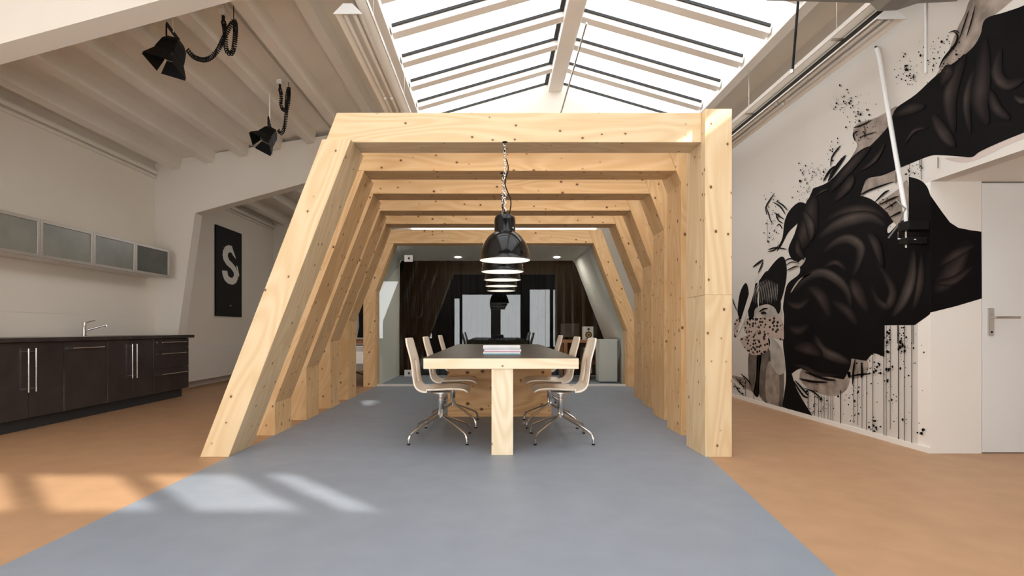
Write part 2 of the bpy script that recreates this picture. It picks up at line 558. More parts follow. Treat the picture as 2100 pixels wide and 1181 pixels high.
def profile(i):
    """inner outline of frame i: left foot, left knee, left top, right top, right knee, right foot"""
    lf = -1.965
    zkl = .035 + .257 * i
    ltop = lf + SL * (ZB - zkl)
    rf = 1.561 + .1025 * i
    zkr = 2.52 - .267 * i
    if zkr >= ZB:
        return [(lf, 0), (lf, zkl), (ltop, ZB), (rf, ZB), None, (rf, 0)]
    return [(lf, 0), (lf, zkl), (ltop, ZB), (rf - SL * (ZB - zkr), ZB), (rf, zkr), (rf, 0)]


def offset_leg(pts, w):
    """outer side of a bent post of width w; pts go upwards, outside on the side of sign w"""
    out = []
    for k, p in enumerate(pts):
        p = Vector((p[0], p[1]))
        ns = []
        if k > 0:
            t = (p - Vector(pts[k - 1])).normalized(); ns.append(Vector((-t.y, t.x)))
        if k + 1 < len(pts):
            t = (Vector(pts[k + 1]) - p).normalized(); ns.append(Vector((-t.y, t.x)))
        if len(ns) == 1:
            out.append(p + Vector((w / ns[0].x if False else ns[0].x * abs(w), ns[0].y * abs(w))) if False else (p, ns[0]))
        else:
            b = (ns[0] + ns[1]).normalized()
            out.append((p + b * (w / b.dot(ns[0])), None))
    res = []
    for k, (p, n) in enumerate(out):
        if n is None:
            res.append((p.x, p.y))
        else:      # end points: shift sideways so that the end stays horizontal
            res.append((p.x + w / n.x, p.y))
    return res


def hx(seg, z):
    (x0, z0), (x1, z1) = seg
    return x0 + (x1 - x0) * (z - z0) / (z1 - z0)


frame_words = ['nearest the camera, left post leaning and right post upright', 'second timber frame from the camera', 'third timber frame from the camera',
               'fourth timber frame from the camera', 'fifth timber frame from the camera, before the side gap', None,
               'rearmost timber frame, holding the glass partition']
PW = .2
for i in (0, 1, 2, 3, 4, 6):
    Y = FY0 + FDY * i
    t = FT if i < 6 else .30
    FM = M['pine'] if i == 0 else M['pine_bounce']
    lf, lk, lt, rt, rk, rf = profile(i)
    lab = {0: 'pale pine portal frame nearest the camera, left post leaning, right post upright',
           1: 'second pine portal frame from the front of the tunnel', 2: 'third pine portal frame from the front of the tunnel',
           3: 'fourth pine portal frame from the front of the tunnel', 4: 'fifth pine portal frame, last before the side gap in the tunnel',
           6: 'rearmost pine portal frame around the glass partition'}[i]
    root = empty('timber_frame', (0, Y, 0), lab, 'frame', 'pine frames of the meeting tunnel')
    # left post
    pts = [lf, lk, lt] if lk[1] > .06 else [(lt[0] - SL * ZB, 0), lt]
    outer = offset_leg(pts, PW)
    poly = pts + outer[::-1]
    ax = Vector((pts[-1][0] - pts[-2][0], 0, pts[-1][1] - pts[-2][1]))
    MB().prism([(x, Y, z) for x, z in poly], (0, t, 0)).build('left_post', FM, root, bevel=.004, axis=ax)
    oseg = (outer[-2], outer[-1])
    # right post
    zk = rk
    dy = 0
    if zk is None:
        pr = [rf, (rf[0], ZT)]
        for za, zb in ((0, 1.2035), (1.2045, ZT)):       # two boards butted on each other
            MB().box(rf[0], rf[0] + PW, Y, Y + t, za, zb).build('right_post', FM, root, bevel=.003, axis=(0, 0, 1))
        dy = .07
        bx1t = bx1b = rf[0]
    else:
        topin = (rt[0] - SL * (ZT - ZB), ZT)
        pr = [rf, rk, topin]
        outr = offset_leg(pr, -PW)
        outr[-1] = (outr[-1][0], ZT)
        MB().prism([(x, Y, z) for x, z in pr + outr[::-1]], (0, t, 0)).build('right_post', FM, root, bevel=.004,
                                                                          axis=(0, 0, 1) if i < 3 else Vector((-SL, 0, 1)))
        bx1t, bx1b = topin[0], rt[0]
    # crossbeam on the left post, against the right post
    p = [(hx(oseg, ZB), Y + dy, ZB + .001), (bx1b - .001, Y + dy, ZB + .001), (bx1t - .001, Y + dy, ZT), (hx(oseg, ZT), Y + dy, ZT)]
    MB().prism(p, (0, .28 - dy * .5, 0)).build('crossbeam', FM, root, bevel=.004, axis=(1, 0, 0))

# glass partition in the rear frame
YG = FY0 + FDY * 6 + .15
lf, lk, lt, rt, rk, rf = profile(6)
gp = empty('glass_partition', (0, YG, 0), 'clear glass partition with a glass door filling the rear timber frame', 'partition')
xd0, xd1 = (836 - VX) * YG / F, (1118 - VX) * YG / F
g = .012
left_poly = [lf, lk, lt, (xd0 - .004, ZB), (xd0 - .004, .03), (lf[0], .03)]
left_poly = [(lf[0] + .002, .03), (lk[0] + .002, lk[1]), (lt[0] + .002, ZB - .003), (xd0 - .004, ZB - .003), (xd0 - .004, .03)]
MB().prism([(x, YG, z) for x, z in left_poly], (0, g, 0)).build('pane', M['glass'], gp)
MB().box(xd0, xd1, YG, YG + g, .03, ZB - .003).build('pane', M['glass'], gp)
right_poly = [(xd1 + .004, .03), (xd1 + .004, ZB - .003), (rt[0] - .002, ZB - .003), (rk[0] - .002, rk[1]), (rf[0] - .002, .03)]
MB().prism([(x, YG, z) for x, z in right_poly], (0, g, 0)).build('pane', M['glass'], gp)
MB().box(lf[0], rf[0], YG - .05, YG + .05, 0.003, .03).build('floor_rail', M['white'], gp)
for py, s in ((530, 1), (765, 1)):
    c = P(838, py, YG)
    MB().obox(c, (.068, 0, 0), (0, .022, 0), (0, 0, .055)).build('hinge_patch', M['white_gloss'], gp, bevel=.004)
    MB().prism([c + Vector((-.015, -.024, 0)), c + Vector((.02, -.024, -.028)), c + Vector((.02, -.024, .028))], (0, .002, 0)).build('hinge_mark', M['black'], gp)

# meeting room behind the glass
Y2 = 10.85
i2 = (Y2 - FY0) / FDY
pa, pb = profile(6), profile(i2)
ya = FY0 + FDY * 6 + .30
def loft(k0, k1, name, m, out):
    mb = MB()
    n = 6
    for s in range(n):
        f0, f1 = s / n, (s + 1) / n
        q = []
        for (ff, k) in ((f0, k0), (f0, k1), (f1, k1), (f1, k0)):
            q.append(Vector((pa[k][0] * (1 - ff) + pb[k][0] * ff, ya + (Y2 - ya) * ff, pa[k][1] * (1 - ff) + pb[k][1] * ff)))
        mb.prism(q, out)
    return struct(name, mb, m)
loft(0, 1, 'wall_meeting_left', M['room_wall'], (-.05, 0, 0))
loft(1, 2, 'wall_meeting_left_slope', M['room_wall'], (-.045, 0, .02))
loft(2, 3, 'ceiling_meeting', M['room_wall'], (0, 0, .05))
loft(3, 4, 'wall_meeting_right_slope', M['room_wall'], (.045, 0, .02))
loft(4, 5, 'wall_meeting_right', M['room_wall'], (.05, 0, 0))
# curtain with folds
mb = MB()
x0, x1 = -1.96, 2.45
n = 120
pts = []
for k in range(n + 1):
    x = x0 + (x1 - x0) * k / n
    pts.append((x, Y2 + .03 + .006 * math.sin(k * .55)))
def roomtop(x):
    lf_, lk_, lt_, rt_, rk_, rf_ = pb
    z_ = ZB
    if x < lt_[0]: z_ = lk_[1] + (x - lk_[0]) / SL
    if x > rt_[0]: z_ = rk_[1] + (rk_[0] - x) / SL
    return max(.012, min(ZB, z_))
for (xa, yaa), (xb, ybb) in zip(pts, pts[1:]):
    mb.face([(xa, yaa, .01), (xb, ybb, .01), (xb, ybb, roomtop(xb)), (xa, yaa, roomtop(xa))])
ct = mb.build('curtain', M['curtain'], smooth=True)
bm_ = bmesh.new(); bm_.from_mesh(ct.data); bmesh.ops.remove_doubles(bm_, verts=bm_.verts, dist=1e-4); bm_.to_mesh(ct.data); bm_.free()
sm = ct.modifiers.new('thick', 'SOLIDIFY'); sm.thickness = .01
tag(ct, 'floor to ceiling black curtain closing the meeting room behind the glass', 'curtain')
struct('wall_meeting_back', MB().prism([(x, Y2 + .1, z) for x, z in pb], (0, .05, 0)), M['dark_panel'])
for px, lab in ((939, 'left recessed downlight in the meeting room ceiling'), (1142, 'right recessed downlight in the meeting room ceiling')):
    c = P(px, 528.5, 10.35); c.z = ZB
    r = empty('downlight', c, lab, 'downlight', 'meeting room downlights')
    MB().lathe([(.085, -.002), (.085, -.008), (.062, -.008), (.062, -.002)], c, 24).build('ring', M['white'], r, smooth=True)
    MB().lathe([(.001, -.003), (.062, -.003)], c, 24).build('lens', M['downlight'], r)

# meeting room furniture
dk = empty('side_desk', (1.7, 10.2, 0), 'brown wooden desk behind the glass carrying the white loudspeaker', 'desk')
MB().box(1.25, 2.12, 9.78, 10.55, .70, .745).build('desk_top', M['desk'], dk, bevel=.004, axis=(1, 0, 0))
for x in (1.28, 2.04):
    for y in (9.78, 10.46):
        MB().box(x, x + .06, y, y + .06, .003, .70).build('leg', M['desk'], dk, axis=(0, 0, 1))
MB().box(1.34, 2.04, 10.48, 10.5, .25, .33).build('stretcher', M['desk'], dk, axis=(1, 0, 0))
cb = empty('low_cabinet', (2.05, 9.6, 0), 'white low cabinet right of the table behind the glass', 'cabinet')
MB().box(1.85, 2.17, 9.38, 9.72, .02, .755).build('body', M['white_gloss'], cb, bevel=.003)
MB().box(1.84, 2.18, 9.37, 9.73, .755, .77).build('top', M['white_gloss'], cb)
MB().box(1.87, 2.15, 9.4, 9.7, .003, .02).build('plinth', M['plinth'], cb)
sp = empty('loudspeaker', (1.77, 10.1, .745), 'white studio loudspeaker with yellow cone on the desk', 'speaker')
MB().box(1.68, 1.86, 10.0, 10.2, .745, 1.0).build('cabinet', M['white_gloss'], sp, bevel=.008)
def disc(mb, c, r, n=24, y=0):
    c = Vector(c)
    mb.prism([c + Vector((r * math.cos(2 * math.pi * k / n), 0, r * math.sin(2 * math.pi * k / n))) for k in range(n)], (0, -.006, 0))
    return mb
disc(MB(), (1.77, 10.0, .845), .062).build('woofer_ring', M['black'], sp)
disc(MB(), (1.77, 9.994, .845), .042).build('woofer_cone', M['cone'], sp)
disc(MB(), (1.77, 9.988, .845), .018).build('dust_cap', M['black'], sp)
disc(MB(), (1.77, 10.0, .95), .022).build('tweeter', M['black'], sp)
MB().box(1.71, 1.83, 9.994, 10.0, .765, .775).build('port_slot', M['black'], sp)
mo = empty('monitor', (1.4, 10.25, .745), 'dark flat monitor standing on the desk beside the loudspeaker', 'monitor')
MB().box(1.27, 1.63, 10.24, 10.27, .80, 1.06).build('screen', M['screen'], mo, bevel=.004)
MB().box(1.42, 1.48, 10.26, 10.29, .76, .88).build('stand', M['black'], mo)
MB().box(1.36, 1.54, 10.2, 10.34, .745, .757).build('foot', M['black'], mo)
pc = empty('computer_tower', (1.7, 10.1, 0), 'pale computer tower on the floor under the side desk', 'computer')
MB().box(1.66, 1.82, 9.9, 10.3, .12, .6).build('case', M['alu'], pc, bevel=.006)
MB().box(1.67, 1.81, 9.892, 9.9, .45, .55).build('drive_bay', M['black'], pc)
for x in (1.68, 1.78):
    for y in (9.93, 10.25):
        MB().tube([(x, y, .035), (x + .02, y, .035)], .032, 12).build('castor', M['rubber'], pc)
        MB().box(x + .005, x + .015, y - .01, y + .01, .03, .12).build('castor_stem', M['rubber'], pc)

# left of the rear frame: desk and coat seen through the gap
sd = empty('drawer_desk', (-2.65, 9.6, 0), 'red brown desk with pale drawer seen through the gap left of the rear frame', 'desk')
MB().box(-3.0, -2.2, 9.2, 10.0, .70, .76).build('desk_top', M['desk'], sd, axis=(1, 0, 0))
MB().box(-2.9, -2.3, 9.25, 9.95, .35, .66).build('drawer_box', M['alu'], sd)
MB().box(-2.92, -2.28, 9.235, 9.25, .56, .65).build('drawer', M['white'], sd)
for x in (-2.98, -2.26):
    for y in (9.22, 9.94):
        MB().box(x, x + .04, y, y + .04, 0.0, .70).build('leg', M['black'], sd)
ch = empty('coat', (-2.42, 10.3, 1.0), 'black coat hanging on a stand behind the desk in the left gap', 'coat')
mb = MB()
prof = [(.05, 1.62), (.10, 1.60), (.22, 1.50), (.24, 1.3), (.23, 1.0), (.26, .8), (.25, .79)]
mb.lathe(prof, (-2.42, 10.3, 0), 20)
for k in range(len(mb.v)):
    x, y, z = mb.v[k]
    mb.v[k] = (x, 10.3 + (y - 10.3) * .5 + .02 * math.sin(x * 40), z)
mb.build('garment', M['cloth'], ch, smooth=True)
cs = empty('coat_stand', (-2.72, 10.3, 0), 'slim black coat stand behind the left desk', 'coat stand')
MB().tube([(-2.72, 10.3, .02), (-2.72, 10.3, 1.75)], .016, 10).build('pole', M['black'], cs, smooth=True)
for a in range(3):
    t = a * 2.094 + .4
    MB().tube([(-2.72, 10.3, .12), (-2.72 + .28 * math.cos(t), 10.3 + .28 * math.sin(t), .012)], .012, 8).build('leg', M['black'], cs)
    MB().tube([(-2.72, 10.3, 1.7), (-2.72 + .1 * math.cos(t), 10.3 + .1 * math.sin(t), 1.76)], .008, 8).build('hook', M['black'], cs)

# ------------------------------------------------------------------ conference table
TX0, TX1, TY0, TY1 = -.537, .629, 3.965, 7.6
tb = empty('conference_table', (.05, 5.7, 0), 'long conference table with dark top and pale wooden edges', 'table')
MB().box(TX0, TX1, TY0, TY0 + .05, .652, .731).build('edge_board', M['pale'], tb, bevel=.003, axis=(1, 0, 0))
MB().box(TX0, TX1, TY1 - .05, TY1, .652, .731).build('edge_board', M['pale'], tb, bevel=.003, axis=(1, 0, 0))
MB().box(TX0, TX0 + .05, TY0 + .05, TY1 - .05, .652, .731).build('edge_board', M['pine'], tb, bevel=.003, axis=(0, 1, 0))
MB().box(TX1 - .05, TX1, TY0 + .05, TY1 - .05, .652, .731).build('edge_board', M['pine'], tb, bevel=.003, axis=(0, 1, 0))
MB().box(TX0 + .05, TX1 - .05, TY0 + .05, TY1 - .05, .655, .728).build('core', M['pine'], tb, axis=(0, 1, 0))
MB().box(TX0 + .004, TX1 - .004, TY0 + .004, TY1 - .004, .731, .735).build('table_top', M['tabletop'], tb)
MB().box(-.026, .137, TY0 + .012, TY0 + .17, .003, .652).build('leg', M['pale'], tb, bevel=.003, axis=(0, 0, 1))
MB().box(-.512, .633 - .02, 5.727, 5.79, .003, .652).build('support_panel', M['ply'], tb, bevel=.003, axis=(1, 0, 0))
MB().box(-.026, .137, TY1 - .18, TY1 - .02, .003, .652).build('leg', M['pale'], tb, axis=(0, 0, 1))

# magazines
mags = [((.75, .73, .72), .010), ((.55, .42, .62), .008), ((.80, .78, .74), .012), ((.70, .25, .42), .007), ((.78, .76, .72), .012), ((.10, .33, .40), .008), ((.82, .80, .78), .010)]
mlab = ['teal magazine at the bottom of the stack on the table', 'white magazine second from the bottom of the table stack', 'pink magazine in the lower half of the table stack',
        'cream magazine in the middle of the table stack', 'violet magazine third from the top of the table stack', 'pale magazine second from the top of the table stack', 'white magazine on top of the stack on the table']
cols = [(.10, .33, .40), (.80, .78, .75), (.72, .30, .45), (.80, .77, .70), (.50, .40, .60), (.74, .72, .70), (.85, .83, .82)]
ths = [.009, .012, .008, .013, .008, .012, .014]
z = .735
for k in range(7):
    r = empty('magazine', (.06, 4.6, z), mlab[k], 'magazine', 'magazines stacked on the table')
    ox, oy = rnd.uniform(-.006, .006), rnd.uniform(-.008, .008)
    x0, x1, y0, y1 = -.095 + ox, .219 + ox, 4.48 + oy, 4.70 + oy
    h = ths[k]
    mc = mat('magazine_cover_%d' % k, cols[k], .35, var=.08, vscale=12)
    MB().box(x0, x1, y0, y1, z, z + .0018).build('back_cover', mc, r)
    MB().box(x0 + .002, x1 - .002, y0 + .002, y1, z + .0018, z + h - .0018).build('pages', M['paper'], r)
    MB().box(x0, x1, y0, y1, z + h - .0018, z + h).build('front_cover', mc, r)
    MB().box(x0, x1, y0 - .001, y0 + .002, z, z + h).build('spine', mc, r)
    z += h

# ------------------------------------------------------------------ chairs (local: seat faces +X, centre at the column)
def catmull(pts, n=8):
    pts = [Vector(p) for p in pts]
    out = []
    for i in range(len(pts) - 1):
        p0, p1, p2, p3 = pts[max(i - 1, 0)], pts[i], pts[i + 1], pts[min(i + 2, len(pts) - 1)]
        for k in range(n):
            t = k / n
            out.append(.5 * ((2 * p1) + (-p0 + p2) * t + (2 * p0 - 5 * p1 + 4 * p2 - p3) * t * t + (-p0 + 3 * p1 - 3 * p2 + p3) * t ** 3))
    out.append(pts[-1])
    return out


def make_chair():
    root = empty('conference_chair', (0, 0, 0))
    prof = catmull([(.245, 0, .405), (.20, 0, .43), (.10, 0, .436), (-.05, 0, .428), (-.15, 0, .432), (-.205, 0, .468), (-.225, 0, .54), (-.243, 0, .68), (-.275, 0, .80), (-.292, 0, .872)], 5)
    nv = len(prof)
    W = 12
    mb = MB()
    idx = []
    for a, p in enumerate(prof):
        s = a / (nv - 1)
        hw = .215 if s < .45 else .215 - .025 * (s - .45) / .55
        if s > .9: hw -= .035 * ((s - .9) / .1) ** 2
        if s < .08: hw -= .03 * ((.08 - s) / .08) ** 2
        row = []
        for b in range(W + 1):
            u = b / W * 2 - 1
            bow = .022 * u * u
            d = Vector((0, 0, bow)) if s < .4 else Vector((bow * .9, 0, 0))
            row.append(len(mb.v))
            mb.v.append(tuple(Vector((p.x, u * hw, p.z)) + d))
        idx.append(row)
    for a in range(nv - 1):
        for b in range(W):
            if 27 <= a <= 34 and b in (3, 8):        # the two long slots low in the back
                continue
            mb.f.append((idx[a][b], idx[a][b + 1], idx[a + 1][b + 1], idx[a + 1][b]))
            mb.uv.append([(i * .03 + 3, j * .035 + 2) for i, j in ((a, b), (a, b + 1), (a + 1, b + 1), (a + 1, b))])
    o = mb.build('seat_shell', M['chairwood'], root, smooth=True)
    s = o.modifiers.new('ply', 'SOLIDIFY'); s.thickness = .013; s.offset = 0
    MB().lathe([(.001, .412), (.09, .412), (.09, .402), (.03, .395), (.03, .385), (.001, .385)], n=20).build('seat_plate', M['steel'], root, smooth=True)
    MB().lathe([(.021, .39), (.021, .36), (.026, .355), (.026, .27), (.022, .265), (.022, .19), (.001, .185)], n=18).build('column', M['chrome'], root, smooth=True)
    for k in range(4):
        a = math.radians(45 + 90 * k)
        d = Vector((math.cos(a), math.sin(a), 0))
        pts = [d * .015 + Vector((0, 0, .26)), d * .018 + Vector((0, 0, .215)), d * .05 + Vector((0, 0, .192)), d * .17 + Vector((0, 0, .150)), d * .275 + Vector((0, 0, .108)),
               d * .318 + Vector((0, 0, .085)), d * .336 + Vector((0, 0, .05)), d * .337 + Vector((0, 0, .012))]
        MB().tube(catmull(pts, 3), .0105, 8).build('leg', M['chrome'], root, smooth=True)
        MB().tube([d * .337 + Vector((0, 0, .003)), d * .337 + Vector((0, 0, .014))], .0125, 8).build('foot_glide', M['rubber'], root)
    return root


cl = [(-.466, 4.556, 0, 'plywood swivel chair nearest the camera on the left side of the table'),
      (-.42, 5.29, 0, 'middle plywood swivel chair on the left side of the table'),
      (-.41, 6.6, 0, 'farthest plywood swivel chair on the left side of the table'),
      (.566, 4.556, math.pi, 'plywood swivel chair nearest the camera on the right side of the table'),
      (.545, 5.27, math.pi, 'middle plywood swivel chair on the right side of the table'),
      (.54, 6.55, math.pi, 'farthest plywood swivel chair on the right side of the table')]
proto = make_chair()
for k, (x, y, a, lab) in enumerate(cl):
    o = proto if k == 0 else copy_tree(proto)
    o.location = (x, y, .003)
    o.rotation_euler = (0, 0, a)
    tag(o, lab, 'chair', 'plywood swivel chairs at the table')

# ------------------------------------------------------------------ pendant lamps (local origin: centre of the rim)
def make_pendant(chain_len):
    root = empty('pendant_lamp', (0, 0, 0))
    R = .193
    prof = [(R, 0), (R + .004, .003), (R - .004, .012), (R - .006, .035), (.178, .085), (.157, .135), (.128, .178), (.096, .205), (.083, .213)]
    MB().lathe(prof, n=48).build('shade', M['lampblack'], root, smooth=True)
    inn = [(r - .004, z_ + .001) for r, z_ in prof]
    MB().lathe([(R - .003, .002)] + inn[2:] + [(.001, .214)], n=48).build('reflector', M['shade_in'], root, smooth=True)
    MB().lathe([(.083, .212), (.080, .218), (.080, .30), (.076, .325), (.062, .34), (.02, .344), (.001, .344)], n=32).build('lamp_housing', M['lampblack'], root, smooth=True)
    MB().lathe([(.001, .025), (.035, .032), (.05, .06), (.045, .09), (.02, .13), (.02, .21)], n=20).build('bulb', M['shade_in'], root, smooth=True)
    MB().tube([(.06, -.055, .235), (.06, -.072, .235)], .007, 8).build('screw', M['chrome'], root)
    MB().tube([(0, 0, .34), (0, 0, .365)], .012, 8).build('hanger', M['black'], root)
    # chain: oval links turned by a quarter each
    mb = MB()
    z0, L = .36, .036
    k = 0
    while z0 + k * .028 < chain_len - .01:
        zc_ = z0 + k * .028 + .016
        ring = []
        for q in range(11):
            a = 2 * math.pi * q / 10
            u, w_ = .0095 * math.cos(a), .0185 * math.sin(a)
            ring.append((u, 0, zc_ + w_) if k % 2 == 0 else (0, u, zc_ + w_))
        mb.tube(ring, .0026, 5, cap=False)
        k += 1
    mb.build('chain', M['chrome'], root, smooth=True)
    cab = [(.03, 0, .34), (.045, .0, .45), (.0, -.012, .58), (.026, .004, .70), (-.004, .012, .82), (.01, .006, chain_len)]
    MB().tube(catmull(cab, 6), .0045, 6).build('cable', M['rubber'], root, smooth=True)
    MB().lathe([(.001, chain_len - .004), (.02, chain_len - .004), (.02, chain_len), (.001, chain_len)], n=12).build('ceiling_hook', M['black'], root)
    return root


LZ = 1.467
lp = make_pendant(ZB - LZ)
lw = ['first and nearest', 'second', 'third', 'fourth', 'fifth and farthest']
for k in range(5):
    o = lp if k == 0 else copy_tree(lp)
    o.location = (.072 + .004 * (k - 1), 3.965 + (.8 if k else 0) * k - (.0), LZ)
    if k: o.location.y = FY0 + FDY * k + .06
    else: o.location.y = 3.99
    o.location.x = [.075, .068, .08, .078, .085][k]
    tag(o, 'black bell pendant lamp on a chain, %s in the row above the table' % lw[k], 'pendant lamp', 'black pendant lamps over the table')
    o.rotation_euler = (0, 0, 0)

# ------------------------------------------------------------------ kitchen on the left wall
KX = -4.38
def bar_handle(parent, a, b, off, r=.007):
    a, b, off = Vector(a), Vector(b), Vector(off)
    h = MB().tube([a + off, b + off], r, 10)
    dn = (b - a).normalized() * .03
    h.tube([a + dn, a + dn + off], r * .7, 8).tube([b - dn, b - dn + off], r * .7, 8)
    return h.build('handle', M['chrome'], parent, smooth=True)


def base_unit(name, y0, y1, lab, doors, cat='cabinet', drawers=None):
    r = empty(name, (KX - .3, (y0 + y1) / 2, 0), lab, cat, None)
    MB().box(XL + .012, KX - .022, y0 + .001, y1 - .001, .115, .829).build('body', M['cab'], r)
    for (a, b, hs) in doors:
        dd = MB().box(KX - .02, KX, a + .0058, b - .002, .118, .826).build('door', M['cab'], r, bevel=.0015)
        if hs == 'top':
            bar_handle(dd, (KX, a + .09, .755), (KX, b - .09, .755), (.035, 0, 0))
        else:
            y = b - .04 if hs == 'hi' else a + .04
            bar_handle(dd, (KX, y, .36), (KX, y, .77), (.035, 0, 0), .0085)
    for (za, zb) in drawers or []:
        dd = MB().box(KX - .02, KX, y0 + .0058, y1 - .002, za + .002, zb - .002).build('drawer', M['cab'], r, bevel=.0015)
        zz = zb - .05 if zb - za < .2 else zb - .075
        bar_handle(dd, (KX, y0 + .14, zz), (KX, y1 - .10, zz), (.035, 0, 0))
    MB().box(KX - .021, KX + .0015, y0 + .0006, y0 + .0054, .118, .828).build('edge_strip', M['chrome'], r)
    return r


base_unit('base_cabinet', 4.171, 4.971 + .4, 'dark brown kitchen base cabinet with long bar handles, leftmost in view', [(4.171, 4.571, 'lo'), (4.571, 4.971, 'hi'), (4.971, 5.371, 'lo')])
base_unit('dishwasher', 5.371, 5.977, 'dark brown dishwasher front with a horizontal handle below the tap', [(5.371, 5.977, 'top')], 'dishwasher')
base_unit('base_cabinet', 5.977, 6.78, 'dark brown two door base cabinet between dishwasher and drawers', [(5.977, 6.385, 'hi'), (6.385, 6.78, 'lo')])
base_unit('drawer_unit', 6.78, 7.567, 'dark brown drawer unit at the right end of the kitchen', [], 'drawers', [(.118, .43), (.43, .70), (.70, .826)])
pl = MB().box(XL + .03, KX - .06, 4.171, 7.50, 0, .115).build('kitchen_plinth', M['plinth'])
tag(pl, 'dark grey plinth board along the floor under the kitchen cabinets', 'plinth')
ct = empty('countertop', (-4.68, 5.9, .83), 'long dark countertop with steel sink over the kitchen cabinets', 'countertop')
MB().box(XL + .004, KX + .03, 4.171, 6.90, .830, .870).build('slab', M['worktop'], ct, bevel=.003)
MB().box(XL + .004, KX + .03, 6.904, 7.66, .830, .870).build('slab', M['worktop'], ct, bevel=.003)
MB().box(-4.86, -4.5, 5.45, 5.95, .866, .873).build('sink_rim', M['steel'], ct, bevel=.002)
fa = empty('kitchen_tap', (-4.86, 6.26, .87), 'chrome single lever kitchen tap with a long slanted spout', 'tap')
b0 = Vector((-4.86, 6.26, .8705))
MB().lathe([(.001, 0), (.026, 0), (.026, .01), (.021, .014), (.021, .155), (.018, .162), (.001, .164)], b0, 20).build('body', M['chrome'], fa, smooth=True)
MB().tube([b0 + Vector((0, 0, .06)), b0 + Vector((.16, .11, .125)), b0 + Vector((.175, .12, .131))], .010, 10).build('spout', M['chrome'], fa, smooth=True)
MB().tube([b0 + Vector((.172, .118, .131)), b0 + Vector((.178, .122, .115))], .013, 10).build('nozzle', M['chrome'], fa, smooth=True)
MB().tube([b0 + Vector((0, 0, .155)), b0 + Vector((.09, .05, .185))], .005, 8).build('lever', M['chrome'], fa, smooth=True)

UX = -4.65
ulab = ['leftmost frosted glass wall cabinet, cut by the frame edge', 'second frosted glass wall cabinet from the left',
        'third frosted glass wall cabinet from the left', 'rightmost glass wall cabinet with clearer reflecting glass']
for k in range(4):
    y0 = 4.697 + .7165 * k
    y1 = y0 + .7165
    r = empty('wall_cabinet', (-4.82, (y0 + y1) / 2, 1.68), ulab[k], 'cabinet', 'glass wall cabinets over the counter')
    MB().box(XL + .003, UX - .022, y0 + .001, y1 - .001, 1.685, 2.075).build('body', M['white'], r)
    fr = MB()
    t = .035
    fr.box(UX - .02, UX, y0 + .002, y0 + t, 1.682, 2.078).box(UX - .02, UX, y1 - t, y1 - .002, 1.682, 2.078)
    fr.box(UX - .02, UX, y0 + t, y1 - t, 1.682, 1.682 + t).box(UX - .02, UX, y0 + t, y1 - t, 2.078 - t, 2.078)
    dd = fr.build('door_frame', M['alu'], r, bevel=.002)
    MB().box(UX - .015, UX - .009, y0 + t, y1 - t, 1.682 + t, 2.078 - t).build('pane', M['frost'] if k < 3 else M['mirror_glass'], dd)

# ------------------------------------------------------------------ left bay behind the portal
PX = XL + .03
def PL(px, py):
    Y = 5 * F / (VX - px)
    return (PX, Y, EYE + (VY - py) * Y / F)
po = empty('wall_sign', (PX, 9.9, 1.19), 'tall black panel with a slashed white letter S on the wall', 'sign')
MB().box(XL + .001, PX, 9.43, 10.39, 1.19, 2.82).build('panel', M['black'], po, bevel=.003)
def SG(pts):
    out = []
    for x, y in pts:
        q = PL(380 + x / 4.217, 400 + y / 4.217)
        out.append((PX, q[1], q[2]))
    return out
S = [(388, 440), (360, 432), (330, 445), (312, 480), (308, 520), (318, 565), (345, 605), (385, 640), (405, 670), (408, 695), (395, 715), (375, 715), (355, 695), (348, 655), (303, 652),
     (308, 690), (325, 735), (355, 765), (395, 775), (425, 760), (440, 725), (440, 680), (425, 630), (395, 590), (365, 560), (352, 530), (355, 505), (370, 493), (385, 497), (398, 520), (425, 555), (415, 520), (400, 480)]
MB().prism(SG(S), (.002, 0, 0)).build('letter', M['white'], po)
MB().prism(SG([(428, 605), (438, 618), (452, 690), (448, 712), (440, 690), (432, 640)]), (.002, 0, 0)).build('letter_sliver', M['white'], po)
MB().prism(SG([(305, 440), (322, 462), (350, 505), (330, 478)]), (.003, 0, 0)).build('slash', M['grey_metal'], po)
MB().prism(SG([(372, 950), (384, 952), (383, 963), (372, 962)]), (.002, 0, 0)).build('small_mark', M['grey_metal'], po)

ra = empty('radiator', (-4.92, 9.7, .11), 'long white flat panel radiator under the black letter sign', 'radiator')
MB().box(-4.93, -4.85, 8.02, 11.5, .112, .674).build('front_panel', M['white'], ra, bevel=.008)
MB().box(-4.985, -4.935, 8.05, 11.47, .14, .66).build('back_panel', M['white'], ra)
MB().box(-4.998, -4.93, 8.3, 8.34, .3, .5).box(-4.998, -4.93, 11.1, 11.14, .3, .5).build('bracket', M['white'], ra)
MB().tube([(-4.96, 8.06, .12), (-4.96, 8.06, 0)], .012, 8).build('pipe', M['white'], ra)

